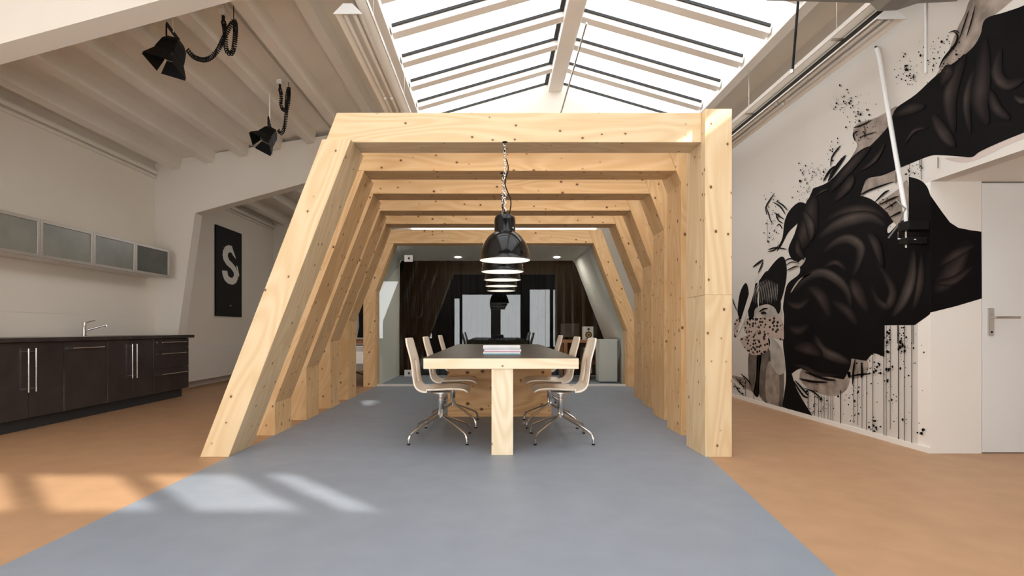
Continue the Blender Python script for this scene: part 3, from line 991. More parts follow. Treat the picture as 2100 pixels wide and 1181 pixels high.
# ------------------------------------------------------------------ stage spotlights under the left ceiling
def spotlight(name, top, lens_dir, size, lab, sock, loops):
    """top: middle of the body back; lens_dir: the way it shines"""
    top = Vector(top)
    r = empty(name, top, lab, 'spotlight', 'black stage spotlights under the joists')
    d = Vector(lens_dir).normalized()
    u = Vector((0, 1, 0)); u = (u - d * u.dot(d)).normalized()
    w_ = d.cross(u)
    s = size
    def ring(c, a, b): return [c + a * u + b * w_, c - a * u + b * w_, c - a * u - b * w_, c + a * u - b * w_]
    def hull(mb, r0, r1):
        b = len(mb.v); mb.v += [tuple(p) for p in r0 + r1]
        for q in ((3, 2, 1, 0), (4, 5, 6, 7), (0, 1, 5, 4), (1, 2, 6, 5), (2, 3, 7, 6), (3, 0, 4, 7)):
            mb.f.append(tuple(b + i for i in q)); mb.uv.append(None)
        return mb
    body = MB()
    hull(body, ring(top, .055 * s, .05 * s), ring(top + d * .05 * s, .085 * s, .075 * s))
    hull(body, ring(top + d * .05 * s, .085 * s, .075 * s), ring(top + d * .17 * s, .10 * s, .095 * s))
    body.build('body', M['black'], r, bevel=.004)
    lens = MB(); hull(lens, ring(top + d * .171 * s, .085 * s, .08 * s), ring(top + d * .173 * s, .085 * s, .08 * s)); lens.build('lens', M['screen'], r)
    e = top + d * .172 * s
    for (n1, n2, h) in ((u, w_, .10), (-u, w_, .10), (w_, u, .095), (-w_, u, .095)):     # four barn doors
        base = e + n1 * h * s
        tip = base + (d * .12 + n1 * .055) * s
        wd0, wd1 = .085 * s, .125 * s
        MB().prism([base + n2 * wd0, base - n2 * wd0, tip - n2 * wd1, tip + n2 * wd1], (d * .003)).build('barn_door', M['black'], r)
    # yoke
    piv = top + d * .09 * s
    yo = MB()
    upv = Vector((0, 0, 1))
    hh = .16 * s
    side = u
    yo.obox(piv + side * .112 * s + upv * hh / 2, side * .004, d * .014, upv * hh / 2)
    yo.obox(piv - side * .112 * s + upv * hh / 2, side * .004, d * .014, upv * hh / 2)
    yo.obox(piv + upv * hh, side * .116 * s, d * .014, upv * .006)
    yo.build('yoke', M['black'], r)
    zt = zc(piv.x)
    MB().tube([piv + upv * hh, Vector((piv.x, piv.y, zt + .01))], .008, 8).build('mounting_rod', M['wall'], r)
    MB().tube([piv + side * .115 * s, piv + side * .14 * s], .016, 10).build('tilt_knob', M['chrome'], r)
    return r


def spiral(pts, R, r, turns):
    """coiled cable along a smooth path"""
    path = catmull(pts, 24)
    L = [0]
    for a, b in zip(path, path[1:]): L.append(L[-1] + (b - a).length)
    n = int(turns * 10)
    out = []
    k = 0
    up = Vector((.3, .8, .2))
    for q in range(n + 1):
        s = L[-1] * q / n
        while k < len(L) - 2 and L[k + 1] < s: k += 1
        f = (s - L[k]) / max(1e-6, L[k + 1] - L[k])
        p = path[k].lerp(path[k + 1], f)
        t = (path[k + 1] - path[k]).normalized()
        a = (up - t * up.dot(t)).normalized()
        c = t.cross(a)
        ang = 2 * math.pi * turns * q / n
        out.append(p + R * (math.cos(ang) * a + math.sin(ang) * c))
    return MB().tube(out, r, 5)


S1 = spotlight('stage_spotlight', P(362, 84, 4.72), Vector((-.30, -.20, -1)), .92, 'black stage spotlight with barn doors nearest the camera under the ceiling', None, None)
S2 = spotlight('stage_spotlight', P(561, 268, 6.25), Vector((-.42, -.45, -.8)), .85, 'smaller looking black stage spotlight farther back under the ceiling', None, None)
for k, (pts, Y, lab, straight) in enumerate((
        ([(384, 102), (400, 118), (424, 122), (446, 104), (462, 72), (479, 44), (483, 62), (480, 96), (473, 110), (464, 100), (461, 60), (458, 44)], 4.74, 'coiled black cable of the nearer stage spotlight', None),
        ([(570, 266), (576, 274), (583, 262), (587, 235), (588, 205), (592, 180), (592, 205), (588, 224), (580, 224), (576, 212), (577, 196), (574, 182)], 6.2, 'coiled black cable of the farther stage spotlight', None))):
    pp = [P(x, y, Y + .02 * math.sin(i * 1.7)) for i, (x, y) in enumerate(pts)]
    cabl = spiral(pp, .017, .006, 70 if k == 0 else 62).build('coiled_cable', M['rubber'], smooth=True)
    tag(cabl, lab, 'cable', 'coiled spotlight cables')
    e = pp[-1]
    sk = empty('socket_box', e, ['white ceiling socket feeding the nearer stage spotlight', 'white ceiling socket feeding the farther stage spotlight'][k], 'socket', 'ceiling sockets for the spotlights')
    zt = zc(e.x)
    MB().tube([e, e + Vector((0, 0, .05))], .014, 8).build('plug', M['rubber'], sk)
    MB().box(e.x - .03, e.x + .03, e.y - .035, e.y + .035, e.z + .05, e.z + .10).build('box', M['white'], sk, bevel=.004)
    MB().box(e.x - .01, e.x + .01, e.y - .01, e.y + .01, e.z + .10, zt + .01).build('stem', M['white'], sk)
    h = pp[5]
    MB().tube([h + Vector((0, 0, -.03)), Vector((h.x, h.y, zc(h.x)))], .004, 6).build('cable_hook', M['rubber'], sk)
tr = MB().box(-2.43, -2.39, 4.3, 7.75, zc(-2.41) - .03, zc(-2.41) + .01).build('cable_duct', M['ceil'])
tag(tr, 'thin painted cable duct along the ceiling beside the spotlights', 'cable duct')

# ------------------------------------------------------------------ suspended trough lights
def trough(x, z, y0, y1, side, lab):
    r = empty('trough_light', (x, (y0 + y1) / 2, z), lab, 'light fixture', 'suspended trough lights')
    prof = [(-.035, .07), (.035, .07), (.105, 0), (.098, 0), (.030, .062), (-.030, .062), (-.098, 0), (-.105, 0)]
    MB().prism([(x + a, y0, z + b) for a, b in prof], (0, y1 - y0, 0)).build('reflector', M['white'], r)
    for yy in (y0, y1):
        MB().prism([(x - .036, yy - .004, z + .072), (x + .036, yy - .004, z + .072), (x + .115, yy - .004, z - .008), (x - .115, yy - .004, z - .008)], (0, .008, 0)).build('end_cap', M['white_gloss'], r)
    for k in (-.036, .036):
        yy = y0 + .05
        while yy < y1 - .4:
            e = min(yy + 1.45, y1 - .05)
            MB().tube([(x + k, yy, z + .022), (x + k, e, z + .022)], .016, 10).build('tube', M['tube'], r, smooth=True)
            yy = e + .06
    MB().box(x - .03, x + .03, y0 + .1, y1, z + .072, z + .115).build('gap_strip', M['gasket'], r)  # black strip filling the gap between reflector and tray
    MB().box(x - side * .085 - .045, x - side * .085 + .045, y0 - .12, y1, z + .125, z + .137).build('cable_tray', M['white'], r)
    mb = MB()
    for s_ in (-1, 1):
        mb.box(x - side * .085 + s_ * .045 - .003, x - side * .085 + s_ * .045 + .003, y0 - .12, y1, z + .125, z + .165)
    mb.build('tray_flange', M['alu'], r)
    yy = y0 + .5
    while yy < y1:
        MB().box(x - side * .085 - .03, x + .035, yy, yy + .03, z + .114, z + .126).build('tray_bracket', M['alu'], r)
        zt = zc(x) if x < 0 else 4.05
        MB().tube([(x - side * .085, yy, z + .13), (x - side * .085, yy, zt + .03)], .003, 5).build('suspension_wire', M['steel'], r)
        yy += 1.55
    return r


trough(-1.14, 3.40, 4.10, 7.7, 1 * -1, 'white suspended trough light left of the skylight')
trough(2.98, 3.29, 3.98, 11.6, 1, 'long white suspended trough light beside the mural wall')

def WM(px, py, lay=1):
    """point of the photograph -> point on the right wall"""
    Y = XR * F / (px - VX)
    return Vector((XR - .0007 * lay, Y, EYE + (VY - py) * Y / F))


# grey duct crossing at the top right
du = empty('air_duct', (2.5, 3.55, 3.24), 'grey metal duct crossing the top right corner', 'duct')
q = lambda px, py: P(px, py, 3.71)
MB().prism([q(1570, 2), q(1783, 7), q(1800, 24), q(1838, 22), q(1880, 8), q(1960, 4), q(1985, -40), q(1570, -40)], (0, -.16, 0)).build('duct_body', M['grey_metal'], du, bevel=.006)
a = P(1600, -40, 3.63)
MB().box(a.x - .02, a.x + .02, 3.6, 3.66, a.z - .02, 4.3).build('duct_hanger', M['grey_metal'], du)
cdt = MB().tube([WM(1901, -20, 16) , WM(1901, 150, 16)], .008, 8).build('conduit', M['white_gloss'], smooth=True)
tag(cdt, 'thin white vertical conduit on the wall above the mural corner', 'conduit')
# black rod hanging from the roof
hr = empty('hanging_rod', P(1630, 75, 4.6), 'thin black threaded rod hanging down beside the skylight', 'rod')
MB().tube([P(1625, 148, 4.6), P(1637, 0, 4.6), P(1640, -25, 4.6) + Vector((.05, 0, .35)), Vector((2.86, 4.6, 4.0))], .011, 8).build('rod', M['black'], hr)
MB().lathe([(.001, 0), (.016, 0), (.016, .03), (.001, .03)], P(1625, 150, 4.6), 10).build('rod_nut', M['steel'], hr)

# ------------------------------------------------------------------ mural
def flat_poly(pts, to, smooth=0, closed=True):
    if smooth:
        pp = [Vector((x, y, 0)) for x, y in pts]
        ext = [pp[-1]] + pp + [pp[0], pp[1]]
        out = []
        for i in range(1, len(ext) - 2):
            p0, p1, p2, p3 = ext[i - 1], ext[i], ext[i + 1], ext[i + 2]
            for k in range(smooth):
                t = k / smooth
                out.append(.5 * ((2 * p1) + (-p0 + p2) * t + (2 * p0 - 5 * p1 + 4 * p2 - p3) * t * t + (-p0 + 3 * p1 - 3 * p2 + p3) * t ** 3))
        pts = [(v.x, v.y) for v in out]
    bm = bmesh.new()
    vs = [bm.verts.new(to(x, y)) for x, y in pts]
    es = [bm.edges.new((vs[i], vs[(i + 1) % len(vs)])) for i in range(len(vs))]
    bmesh.ops.triangle_fill(bm, edges=es, use_beauty=True)
    mb = MB()
    bm.verts.index_update()
    mb.v = [tuple(v.co) for v in bm.verts]
    for f in bm.faces:
        mb.f.append(tuple(v.index for v in f.verts)); mb.uv.append(None)
    bm.free()
    return mb


def ribbon(mb, pts, w, to, n=8, taper=True):
    pp = catmull([(x, y, 0) for x, y in pts], n)
    m = len(pp)
    prev = None
    for i, p in enumerate(pp):
        t = (pp[min(i + 1, m - 1)] - pp[max(i - 1, 0)]).normalized()
        nn = Vector((-t.y, t.x, 0))
        s = i / (m - 1)
        ww = w / 2 * (max(.04, math.sin(math.pi * min(1, max(0, s)))) ** .6 if taper else 1)
        a, b = p + nn * ww, p - nn * ww
        cur = (to(a.x, a.y), to(b.x, b.y), s)
        if prev:
            mb.face([prev[0], prev[1], cur[1], cur[0]], [(prev[2], 0), (prev[2], 1), (cur[2], 1), (cur[2], 0)])
        prev = cur
    return mb


M['ink'] = mat('mural_black', (.006, .005, .005), .7, var=.3, vscale=2, spec=.06)
M['wash'] = mat('mural_grey_wash', (.30, .245, .205), .65, spec=.08, var=.35, vscale=9)
M['skin'] = mat('mural_skin', (.42, .385, .335), .65, spec=.08, var=.25, vscale=6)
M['skin_dark'] = mat('mural_skin_dark', (.13, .108, .09), .65, spec=.08, var=.4, vscale=7)
M['hairlight'] = mat('mural_hair_grey', (.20, .18, .16), .6, spec=.08, var=.5, vscale=30)
M['pinkwash'] = mat('mural_pink_wash', (.52, .44, .39), .65, spec=.08, var=.1)


def soft_fold(name, col, peak):
    m = bpy.data.materials.new(name)
    m.use_nodes = True
    nt = m.node_tree; N, L = nt.nodes.new, nt.links.new
    b = nt.nodes['Principled BSDF']; b.inputs['Roughness'].default_value = .7; b.inputs['Specular IOR Level'].default_value = .06
    uv = N('ShaderNodeUVMap')
    sp_ = N('ShaderNodeSeparateXYZ'); L(uv.outputs[0], sp_.inputs[0])
    r = N('ShaderNodeValToRGB')
    e = r.color_ramp.elements
    e[0].position = 0; e[0].color = (.006, .005, .005, 1)
    e[1].position = 1; e[1].color = (.006, .005, .005, 1)
    q_ = e.new(peak); q_.color = (*col, 1)
    L(sp_.outputs['Y'], r.inputs[0])
    r2 = N('ShaderNodeValToRGB')
    e = r2.color_ramp.elements
    e[0].position = 0; e[0].color = (0, 0, 0, 1)
    e[1].position = 1; e[1].color = (0, 0, 0, 1)
    q_ = e.new(.5); q_.color = (1, 1, 1, 1)
    L(sp_.outputs['X'], r2.inputs[0])
    mx = N('ShaderNodeMix'); mx.data_type = 'RGBA'
    L(r2.outputs[0], mx.inputs[0]); mx.inputs[6].default_value = (.006, .005, .005, 1); L(r.outputs[0], mx.inputs[7])
    L(mx.outputs[2], b.inputs['Base Color'])
    return m


M['fold_a'] = soft_fold('mural_fold_brown', (.052, .038, .033), .35)
M['fold_b'] = soft_fold('mural_fold_light', (.085, .067, .057), .65)
M['fold_c'] = soft_fold('mural_fold_dark', (.042, .031, .028), .5)


def leopard(name):
    m = bpy.data.materials.new(name)
    m.use_nodes = True
    nt = m.node_tree; N, L = nt.nodes.new, nt.links.new
    b = nt.nodes['Principled BSDF']; b.inputs['Roughness'].default_value = .7; b.inputs['Specular IOR Level'].default_value = .06
    tc = N('ShaderNodeTexCoord')
    mp = N('ShaderNodeMapping'); mp.inputs['Scale'].default_value = (1, 15, 26)
    L(tc.outputs['Object'], mp.inputs[0])
    v = N('ShaderNodeTexVoronoi'); v.inputs['Scale'].default_value = 1.0
    L(mp.outputs[0], v.inputs['Vector'])
    r = N('ShaderNodeValToRGB'); r.color_ramp.interpolation = 'LINEAR'
    e = r.color_ramp.elements
    e[0].position = .36; e[0].color = (.02, .015, .012, 1)
    e[1].position = .46; e[1].color = (.48, .38, .32, 1)
    L(v.outputs['Distance'], r.inputs[0])
    L(r.outputs[0], b.inputs['Base Color'])
    return m


M['leopard'] = leopard('mural_leopard')
mu = empty('mural', WM(1700, 560), 'large black ink mural of a crouching figure in swirling cloth across the right wall', 'mural')
L1 = lambda x, y: WM(x, y, 1)
L2 = lambda x, y: WM(x, y, 2)
L3 = lambda x, y: WM(x, y, 3)
L4 = lambda x, y: WM(x, y, 4)
L5 = lambda x, y: WM(x, y, 5)
L6 = lambda x, y: WM(x, y, 13)
L7 = lambda x, y: WM(x, y, 14)

# grey washes first
for k, pl_ in enumerate((
        [(1842, 218), (1800, 240), (1755, 256), (1750, 280), (1758, 300), (1742, 332), (1785, 306), (1822, 270)],
        [(2000, -10), (1978, 30), (1962, 62), (1940, 118), (1918, 158), (1930, 152), (1975, 122), (2015, 75), (2030, 40), (2066, 10), (2080, -10)],
        [(1808, 358), (1834, 348), (1842, 372), (1812, 378), (1786, 388), (1768, 404), (1766, 385), (1774, 368)],
        [(1800, 418), (1825, 400), (1846, 385), (1862, 372), (1866, 460), (1840, 462), (1822, 440)],
        [(1655, 752), (1640, 775), (1660, 798), (1698, 812), (1722, 809), (1738, 796), (1744, 772), (1735, 760)],
        [(1742, 728), (1778, 736), (1776, 768), (1740, 774)],
        [(1500, 770), (1530, 778), (1548, 800), (1552, 808), (1520, 790)])):
    flat_poly(pl_, L1, 4).build('grey_wash', M['wash'], mu, face=(-1, 0, 0))
flat_poly([(1938, 324), (1966, 333), (1994, 331), (2030, 316), (2066, 298), (2130, 270), (2130, 255), (2051, 291), (2010, 310), (1994, 321)], L1, 4).build('pink_wash', M['pinkwash'], mu, face=(-1, 0, 0))

def part_smooth(pts, sharp, n=4):
    ks = [i for i, p in enumerate(pts) if p in sharp]
    pts2 = pts[ks[0]:] + pts[:ks[0] + 1]
    out, run = [], [pts2[0]]
    for p in pts2[1:]:
        run.append(p)
        if p in sharp:
            out += [(v.x, v.y) for v in catmull([(x, y, 0) for x, y in run], n)[:-1]] if len(run) > 2 else [run[0]]
            run = [p]
    return out


sharp = {(2140, -12), (1593, 517), (1636, 458), (1668, 386), (1654, 418), (1638, 538), (1604, 834), (1667, 853), (1731, 778), (1746, 735), (1777, 740), (1814, 732), (1814.5, 667), (1876, 666.7), (1908.1, 641), (1908.1, 400),
         (1864, 362), (1864, 446), (1765, 401), (1833, 455), (2140, 256), (1624, 766), (1829, 243)}
cloth = [(2140, -12), (2100, 11), (2061, 25), (2021, 39), (2011, 71), (1996, 96), (1971, 118), (1921, 154), (1879, 193), (1839, 221), (1829, 243), (1818, 264), (1779, 304), (1739, 332), (1702, 371),
         (1668, 386), (1654, 418), (1638, 415), (1619, 432), (1609, 455), (1605, 486), (1596, 507), (1593, 517), (1604, 502), (1617, 477), (1636, 458), (1629, 481), (1617, 510), (1624, 531), (1638, 538),
         (1640, 560), (1617, 580), (1610, 600), (1606, 630), (1608, 651), (1606, 705), (1610, 739), (1612, 780), (1604, 834), (1636, 846), (1667, 853), (1645, 818), (1631, 790), (1624, 766), (1640, 756),
         (1661, 758), (1691, 770), (1731, 778), (1743, 755), (1746, 735), (1777, 740), (1792, 725), (1814, 732), (1814.5, 667), (1876, 666.7), (1905, 646), (1908.1, 641), (1908.1, 400), (1901, 382), (1887, 369), (1864, 362),
         (1864, 446), (1845, 456), (1823, 478), (1821, 466), (1833, 455), (1816, 432), (1788, 409), (1765, 401), (1771, 382), (1780, 366), (1809, 360), (1833, 350), (1842, 346),
         (1902, 321.5), (1926, 318), (1970, 321), (1994, 322), (2010, 311), (2051, 292), (2100, 272), (2140, 256)]
flat_poly(part_smooth(cloth, sharp), L2).build('cloth_shape', M['ink'], mu, face=(-1, 0, 0))
# the part that turns the corner onto the niche wall
def NW(px, py, lay=1):
    p = P(px, py, YC)
    p.y = YC - .0007 * lay
    return p
flat_poly([(1907.6, 400), (1930, 432), (1948, 456), (1965, 467), (1990, 472), (2012.5, 475), (2013.5, 612), (1960, 628), (1907.6, 641)], lambda x, y: NW(x, y, 1)).build('cloth_corner', M['ink'], mu, face=(0, -1, 0))
for fk, (pts, w_) in enumerate((([(1915, 600), (1950, 560), (1985, 490)], 34), ([(1925, 545), (1960, 520), (2000, 500)], 16), ([(1918, 580), (1955, 575), (1995, 545)], 14))):
    ribbon(MB(), pts, w_ * 1.3, lambda x, y, q=2 + .3 * fk: NW(x, y, q)).build('cloth_fold', M['fold_a'], mu, face=(0, -1, 0))

Z6 = lambda x, y: (1400 + x / 2.953, 380 + y / 2.953)
Z5 = lambda x, y: (1780 + x / 3.69, 60 + y / 3.69)
Z4 = lambda x, y: (1560 + x / 4.217, 280 + y / 4.217)
folds = [
    (Z6, [(860, 215), (960, 160), (1060, 140), (1160, 150), (1240, 200)], 40, 'fold_a'), (Z6, [(820, 325), (920, 250), (1030, 205), (1140, 195), (1235, 250)], 60, 'fold_b'),
    (Z6, [(850, 410), (930, 345), (1010, 325), (1075, 370), (1070, 450), (1030, 560)], 48, 'fold_b'), (Z6, [(850, 495), (930, 465), (995, 515)], 26, 'fold_a'),
    (Z6, [(660, 660), (760, 560), (850, 530), (940, 575), (1000, 650), (1020, 760)], 48, 'fold_b'), (Z6, [(1160, 440), (1240, 560), (1275, 650), (1240, 730), (1175, 690), (1140, 590)], 42, 'fold_a'),
    (Z6, [(1400, 380), (1385, 560), (1335, 700), (1270, 800)], 52, 'fold_b'), (Z6, [(630, 700), (700, 730), (770, 680)], 34, 'fold_a'), (Z6, [(640, 850), (700, 880), (770, 840)], 44, 'fold_c'),
    (Z6, [(800, 900), (850, 1000), (950, 1050), (1020, 1080)], 50, 'fold_b'), (Z6, [(1450, 420), (1440, 600), (1400, 760)], 36, 'fold_a'), (Z6, [(750, 180), (750, 280), (700, 400)], 70, 'fold_a'),
    (Z6, [(760, 610), (840, 670), (900, 810)], 55, 'fold_a'), (Z6, [(1030, 560), (1060, 640), (1130, 770)], 60, 'fold_a'), (Z6, [(670, 985), (760, 985), (850, 1030)], 60, 'fold_a'),
    (Z6, [(660, 1085), (740, 1100), (820, 1140), (960, 1150)], 24, 'fold_a'), (Z6, [(800, 60), (780, 160), (800, 300)], 60, 'fold_c'), (Z6, [(900, 700), (1000, 760), (1060, 850)], 50, 'fold_c'),
    (Z5, [(740, 190), (650, 400), (620, 560), (655, 780)], 80, 'fold_a'), (Z5, [(810, 300), (765, 450), (750, 600), (780, 790)], 46, 'fold_a'), (Z5, [(890, 60), (870, 350), (850, 560), (910, 720)], 100, 'fold_c'),
    (Z5, [(1010, 140), (980, 330), (1060, 420), (1190, 370)], 70, 'fold_a'), (Z5, [(490, 640), (580, 790), (660, 890)], 70, 'fold_a'), (Z5, [(280, 870), (350, 770), (450, 745)], 20, 'fold_a'),
    (Z5, [(190, 660), (330, 600), (440, 575)], 60, 'fold_c'), (Z5, [(560, 430), (610, 320), (600, 270)], 70, 'fold_c'), (Z5, [(1110, 500), (1170, 540), (1230, 520)], 40, 'fold_a'), (Z5, [(930, 460), (980, 600), (1080, 680)], 60, 'fold_c'),
    (Z4, [(600, 480), (720, 330), (850, 180), (950, 90)], 60, 'fold_c'), (Z4, [(640, 560), (760, 420), (800, 330)], 60, 'fold_a'), (Z4, [(860, 300), (990, 200), (1080, 60)], 30, 'fold_a'),
    (Z4, [(470, 520), (540, 470), (600, 450)], 16, 'fold_a'), (Z4, [(370, 640), (430, 760), (440, 900)], 60, 'fold_b'), (Z4, [(330, 880), (330, 980), (380, 1060)], 40, 'fold_a'), (Z4, [(930, 830), (1000, 930), (1060, 1130)], 60, 'fold_a'),
]
for fk, (zf, pts, w_, mm) in enumerate(folds):
    sc_ = zf(1, 0)[0] - zf(0, 0)[0]
    ribbon(MB(), [zf(x, y) for x, y in pts], w_ * sc_ * 1.4, (lambda x, y, q=3 + .25 * fk: WM(x, y, q)), 7).build('cloth_fold', M[mm], mu, face=(-1, 0, 0))

# the painted figure
fig = [('hair_bow', [(1572, 562), (1588, 538), (1603, 526), (1611, 534), (1614, 560), (1609, 592), (1600, 618), (1590, 594), (1584, 570)], 'ink', L3),
       ('hair', [(1556, 577), (1541, 590), (1534, 622), (1537, 654), (1546, 650), (1550, 632), (1572, 624), (1588, 630), (1597, 644), (1602, 624), (1596, 588), (1586, 562), (1572, 556)], 'ink', L4),
       ('hair', [(1530, 580), (1518, 600), (1513, 640), (1521, 655), (1533, 628), (1536, 600)], 'ink', L4),
       ('face', [(1544, 628), (1575, 618), (1599, 625), (1601, 656), (1544, 658)], 'skin', L3),
       ('scarf', [(1526, 664), (1534, 653), (1556, 652), (1578, 651), (1600, 650), (1607, 670), (1607, 698), (1594, 694), (1566, 688), (1536, 686), (1527, 677)], 'leopard', L4),
       ('scarf', [(1521, 693), (1545, 685), (1570, 688), (1580, 701), (1572, 722), (1546, 728), (1530, 717), (1520, 702)], 'leopard', L5),
       ('scarf', [(1508, 657), (1519, 650), (1516, 680), (1507, 692), (1505, 672)], 'leopard', L4),
       ('torso', [(1560, 724), (1576, 714), (1600, 765), (1608, 768), (1605, 830), (1590, 838), (1558, 812), (1557, 768)], 'skin_dark', L3),
       ('leg', [(1578, 740), (1598, 770), (1596, 835), (1574, 828), (1570, 780)], 'wash', L4),
       ('arm', [(1536, 724), (1554, 728), (1552, 775), (1546, 806), (1536, 780)], 'skin_dark', L3),
       ('forearm', [(1576, 694), (1583, 690), (1602, 712), (1608, 732), (1611, 756), (1602, 768), (1592, 764), (1582, 745), (1580, 720)], 'skin', L5),
       ('shadow_gap', [(1553, 730), (1562, 726), (1558, 770), (1556, 812), (1546, 806), (1551, 775)], 'ink', L3)]
for nm, pts, mm, to in fig:
    flat_poly(pts, to, 4).build(nm, M[mm], mu, face=(-1, 0, 0))
ey = MB(); ribbon(ey, [(1558, 640), (1566, 634), (1576, 632)], 3.2, L6); ribbon(ey, [(1562, 643.5), (1567, 641), (1573, 642.5)], 5, L7); ey.build('eye', M['ink'], mu, face=(-1, 0, 0))
hl = MB()
r3 = random.Random(5)
for k in range(14):
    x = 1545 + k * 3.6
    ribbon(hl, [(x + 10 - k * .5, 572 + abs(k - 6) * 1.4), (x + 3, 598), (x + 1, 621 + r3.uniform(-6, 3))], 1.6, L5, 4)
hl.build('hair_strands', M['hairlight'], mu, face=(-1, 0, 0))
ribbon(MB(), [(1556, 560), (1555, 600), (1556, 632)], 3.2, L5, 4).build('white_streak', M['wall_mural'], mu, face=(-1, 0, 0))
ribbon(MB(), [(1548, 570), (1539, 610), (1512, 690)], 9, L5, 4).build('white_streak', M['wall_mural'], mu, face=(-1, 0, 0))
ribbon(MB(), [(1618, 556), (1640, 542), (1652, 528)], 9, L3, 5).build('white_streak', M['skin'], mu, face=(-1, 0, 0))
ribbon(MB(), [(1622, 600), (1640, 575), (1665, 560)], 4, L4, 5).build('white_streak', M['skin'], mu, face=(-1, 0, 0))

# brush strokes, splashes and drips
st = MB()
for pts, w_ in (([(1545, 548), (1558, 538), (1567, 532)], 4), ([(1556, 560), (1563, 545), (1566, 536)], 3), ([(1576, 512), (1592, 508), (1616, 511)], 3), ([(1575, 516), (1590, 512), (1600, 500)], 2.5),
                ([(1617, 432), (1606, 420), (1592, 412)], 3), ([(1612, 440), (1602, 424), (1586, 414)], 3), ([(1610, 450), (1598, 442), (1590, 436)], 3), ([(1608, 458), (1598, 452), (1592, 438)], 2.5),
                ([(1606, 470), (1600, 460), (1594, 464)], 2.5), ([(1610, 536), (1622, 530), (1640, 536)], 2.5), ([(1612, 545), (1625, 537), (1642, 540)], 2), ([(1612, 556), (1628, 548), (1640, 545)], 2.2),
                ([(1700, 372), (1716, 345), (1736, 318)], 8), ([(1690, 372), (1702, 352), (1714, 340)], 5), ([(1705, 342), (1708, 322), (1720, 305), (1726, 298)], 3), ([(1574, 440), (1572, 425), (1580, 410), (1590, 395)], 2.5),
                ([(1573, 425), (1578, 440), (1582, 455)], 2), ([(1958, 65), (1966, 72), (1962, 90), (1938, 120), (1928, 140)], 5), ([(1950, 66), (1962, 63), (1970, 68)], 3), ([(1990, 20), (1980, 50), (1970, 80)], 3), ([(2003, 10), (1994, 46), (1985, 75)], 3),
                ([(1765, 400), (1790, 388), (1836, 372)], 4), ([(1795, 416), (1815, 396), (1826, 390)], 4), ([(1805, 420), (1830, 408), (1845, 402)], 4), ([(1815, 430), (1838, 415), (1846, 410)], 3), ([(1826, 446), (1846, 436), (1850, 434)], 4),
                ([(1752, 262), (1770, 256), (1790, 246)], 3), ([(1756, 290), (1752, 275), (1762, 268)], 3), ([(1762, 282), (1780, 276), (1800, 270)], 2), ([(1775, 260), (1776, 275), (1775, 285)], 1.6),
                ([(1640, 776), (1665, 782), (1700, 784)], 5), ([(1650, 762), (1690, 776), (1716, 780)], 5), ([(1632, 780), (1650, 800), (1660, 812)], 4), ([(1625, 775), (1648, 810), (1660, 815)], 4), ([(1643, 815), (1655, 840), (1668, 853)], 5),
                ([(1650, 795), (1672, 805), (1690, 822)], 3), ([(1756, 735), (1752, 760), (1750, 790)], 4), ([(1768, 742), (1770, 765), (1768, 775)], 5), ([(1742, 772), (1765, 768), (1790, 766)], 4),
                ([(1508, 772), (1520, 785), (1530, 800)], 2), ([(1520, 766), (1534, 778), (1542, 790)], 2.5), ([(1506, 785), (1515, 800), (1528, 812)], 2), ([(1514, 640), (1506, 622), (1504, 612)], 2)):
    ribbon(st, pts, w_, L6, 5)
st.build('brush_stroke', M['ink'], mu, face=(-1, 0, 0))['kind'] = 'stuff'
dr = MB()
r2 = random.Random(3)
for x, y0, y1, w_ in ((1753, 745, 868, 1.3), (1761, 760, 872, 1.2), (1770, 770, 878, 1.2), (1779, 770, 882, 1.3), (1792, 730, 888, 1.5), (1815, 667, 895, 1.6), (1820, 667, 896, 1.2), (1828, 668, 880, 1.4), (1845, 667, 902, 2.0),
                      (1857, 667, 905, 1.6), (1872, 667, 908, 1.7), (1875, 667, 706, 1.6), (1843, 667, 704, 2.0), (1726, 800, 870, 2.2), (1700, 812, 860, 1.2), (1706, 812, 862, 1.2), (1692, 812, 858, 1.2), (1680, 808, 856, 1.2), (1659, 800, 848, 1.6), (1672, 800, 852, 1.4),
                      (1686, 810, 857, 1), (1710, 812, 863, 1), (1530, 780, 812, 1), (1547, 800, 822, 1), (1840, 352, 378, 1.4), (1892, 326, 368, 1.6), (1889, 326, 345, 2), (1868, 330, 352, 1), (1926, 322, 345, 2), (1575, 450, 495, .8)):
    ribbon(dr, [(x, y0), (x + r2.uniform(-.4, .4), (y0 + y1) / 2), (x, y1)], w_ * .72, L7, 3, taper=False)
dr.build('paint_drip', M['ink'], mu, face=(-1, 0, 0))['kind'] = 'stuff'
spl = MB()
def blot(cx, cy, r):
    n = 6
    lq = 15 + r2.uniform(0, 2)
    a0 = r2.uniform(0, 6)
    e = r2.uniform(.6, 1.6)
    spl.face([WM(cx + r * math.cos(a0 + 6.283 * k / n), cy + r * e * math.sin(a0 + 6.283 * k / n), lq) for k in range(n)])
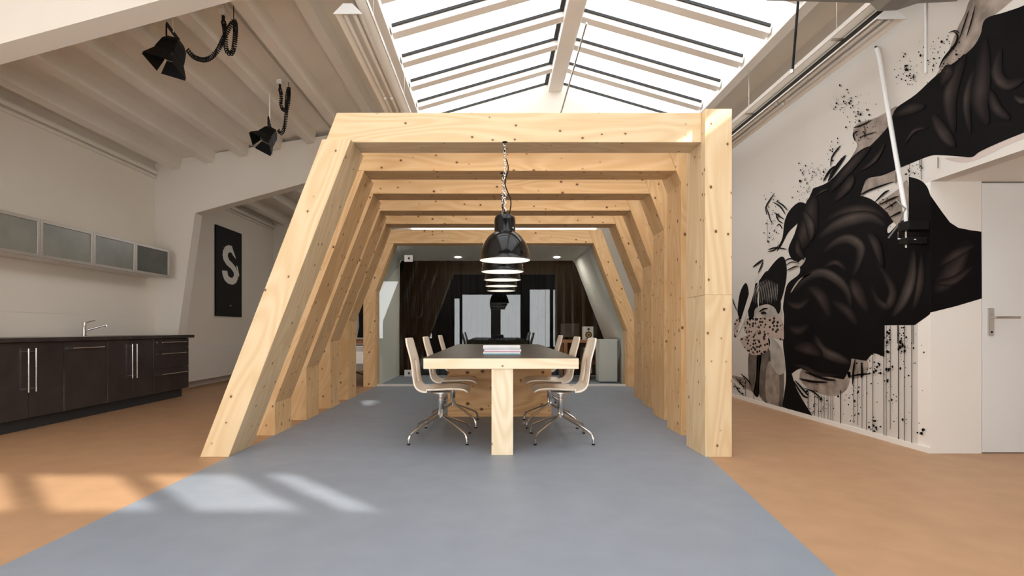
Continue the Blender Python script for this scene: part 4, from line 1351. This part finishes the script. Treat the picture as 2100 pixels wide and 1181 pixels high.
for cx, cy, sx, sy, n, s in ((1865, 150, 12, 18, 70, 1.6), (1915, 130, 14, 22, 50, 1.5), (1740, 215, 22, 14, 60, 1.3), (1725, 205, 12, 8, 20, 1.2), (1762, 235, 8, 8, 30, 1.4), (1680, 355, 16, 8, 60, 1.1), (1712, 310, 8, 20, 30, 1.1), (1655, 385, 12, 22, 60, 1.1),
                             (1585, 440, 8, 30, 50, 1.1), (1590, 480, 6, 20, 20, 1.1), (1853, 700, 5, 26, 60, 2.2), (1822, 700, 5, 20, 40, 2.0), (1800, 750, 12, 22, 60, 2.0), (1870, 740, 12, 40, 20, 1.6), (1825, 770, 4, 30, 30, 1.6), (1750, 830, 10, 30, 40, 2), (1795, 870, 5, 12, 20, 2.6),
                             (1840, 815, 8, 12, 8, 2.2), (1895, 885, 6, 6, 6, 2.5), (1672, 820, 8, 20, 40, 1.6), (1690, 835, 14, 14, 30, 1.2), (1520, 790, 12, 16, 50, 1.2), (1820, 420, 10, 14, 30, 1.6), (1868, 350, 6, 8, 16, 1.4), (1885, 345, 6, 10, 20, 1.2), (1775, 270, 18, 16, 40, 1.3), (1955, 110, 22, 26, 50, 1.6), (1850, 845, 25, 50, 24, 1.2)):
    for k in range(n):
        x, y = r2.gauss(cx, sx), r2.gauss(cy, sy)
        if x > 1906 and y > 372: continue
        blot(x, y, abs(r2.gauss(0, .55)) * s + .35)
spl.build('paint_splatter', M['ink'], mu, face=(-1, 0, 0))['kind'] = 'stuff'

# ------------------------------------------------------------------ white pole with clamp in front of the mural
YP_ = 3.98
def PP(px, py, dx=.10):
    x = XR - dx
    Y = x * F / (px - VX)
    return Vector((x, Y, EYE + (VY - py) * Y / F))
pp = empty('clamped_pole', PP(1860, 480), 'slim white pole fixed by a black clamp in front of the mural', 'pole')
MB().tube([PP(1798, 100, .05), PP(1802, 112, .06), PP(1858, 440, .11)], .017, 12).build('pole', M['white_gloss'], pp, smooth=True)
MB().tube([PP(1798, 100, .05), PP(1796, 96, .012)], .010, 8).build('wall_hook', M['black'], pp)
c = PP(1873, 464, .09)
MB().obox(c, (.08, 0, 0), (0, .055, 0), (0, 0, .035)).build('clamp_block', M['black'], pp, bevel=.006)
c2 = PP(1873, 500, .09)
MB().obox(c2 + Vector((0, 0, .02)), (.08, 0, 0), (0, .04, 0), (0, 0, .025)).build('clamp_foot', M['black'], pp, bevel=.006)
a = PP(1842, 476, .14); b = PP(1842, 490, .14); e = PP(1878, 491, .12)
MB().tube([PP(1850, 474, .14), a, b, e], .005, 8).build('clamp_bracket', M['chrome'], pp)
MB().tube([PP(1857, 430, .12), PP(1859, 472, .12)], .014, 10).build('pole_end', M['white_gloss'], pp, smooth=True)
MB().tube([PP(1858, 474, .13), PP(1858, 508, .13)], .008, 10).build('clamp_screw', M['chrome'], pp, smooth=True)
MB().tube([PP(1838, 410, .12), PP(1857, 428, .13), PP(1842, 462, .14), PP(1822, 488, .15)], .006, 6).build('strap', M['grey_metal'], pp)
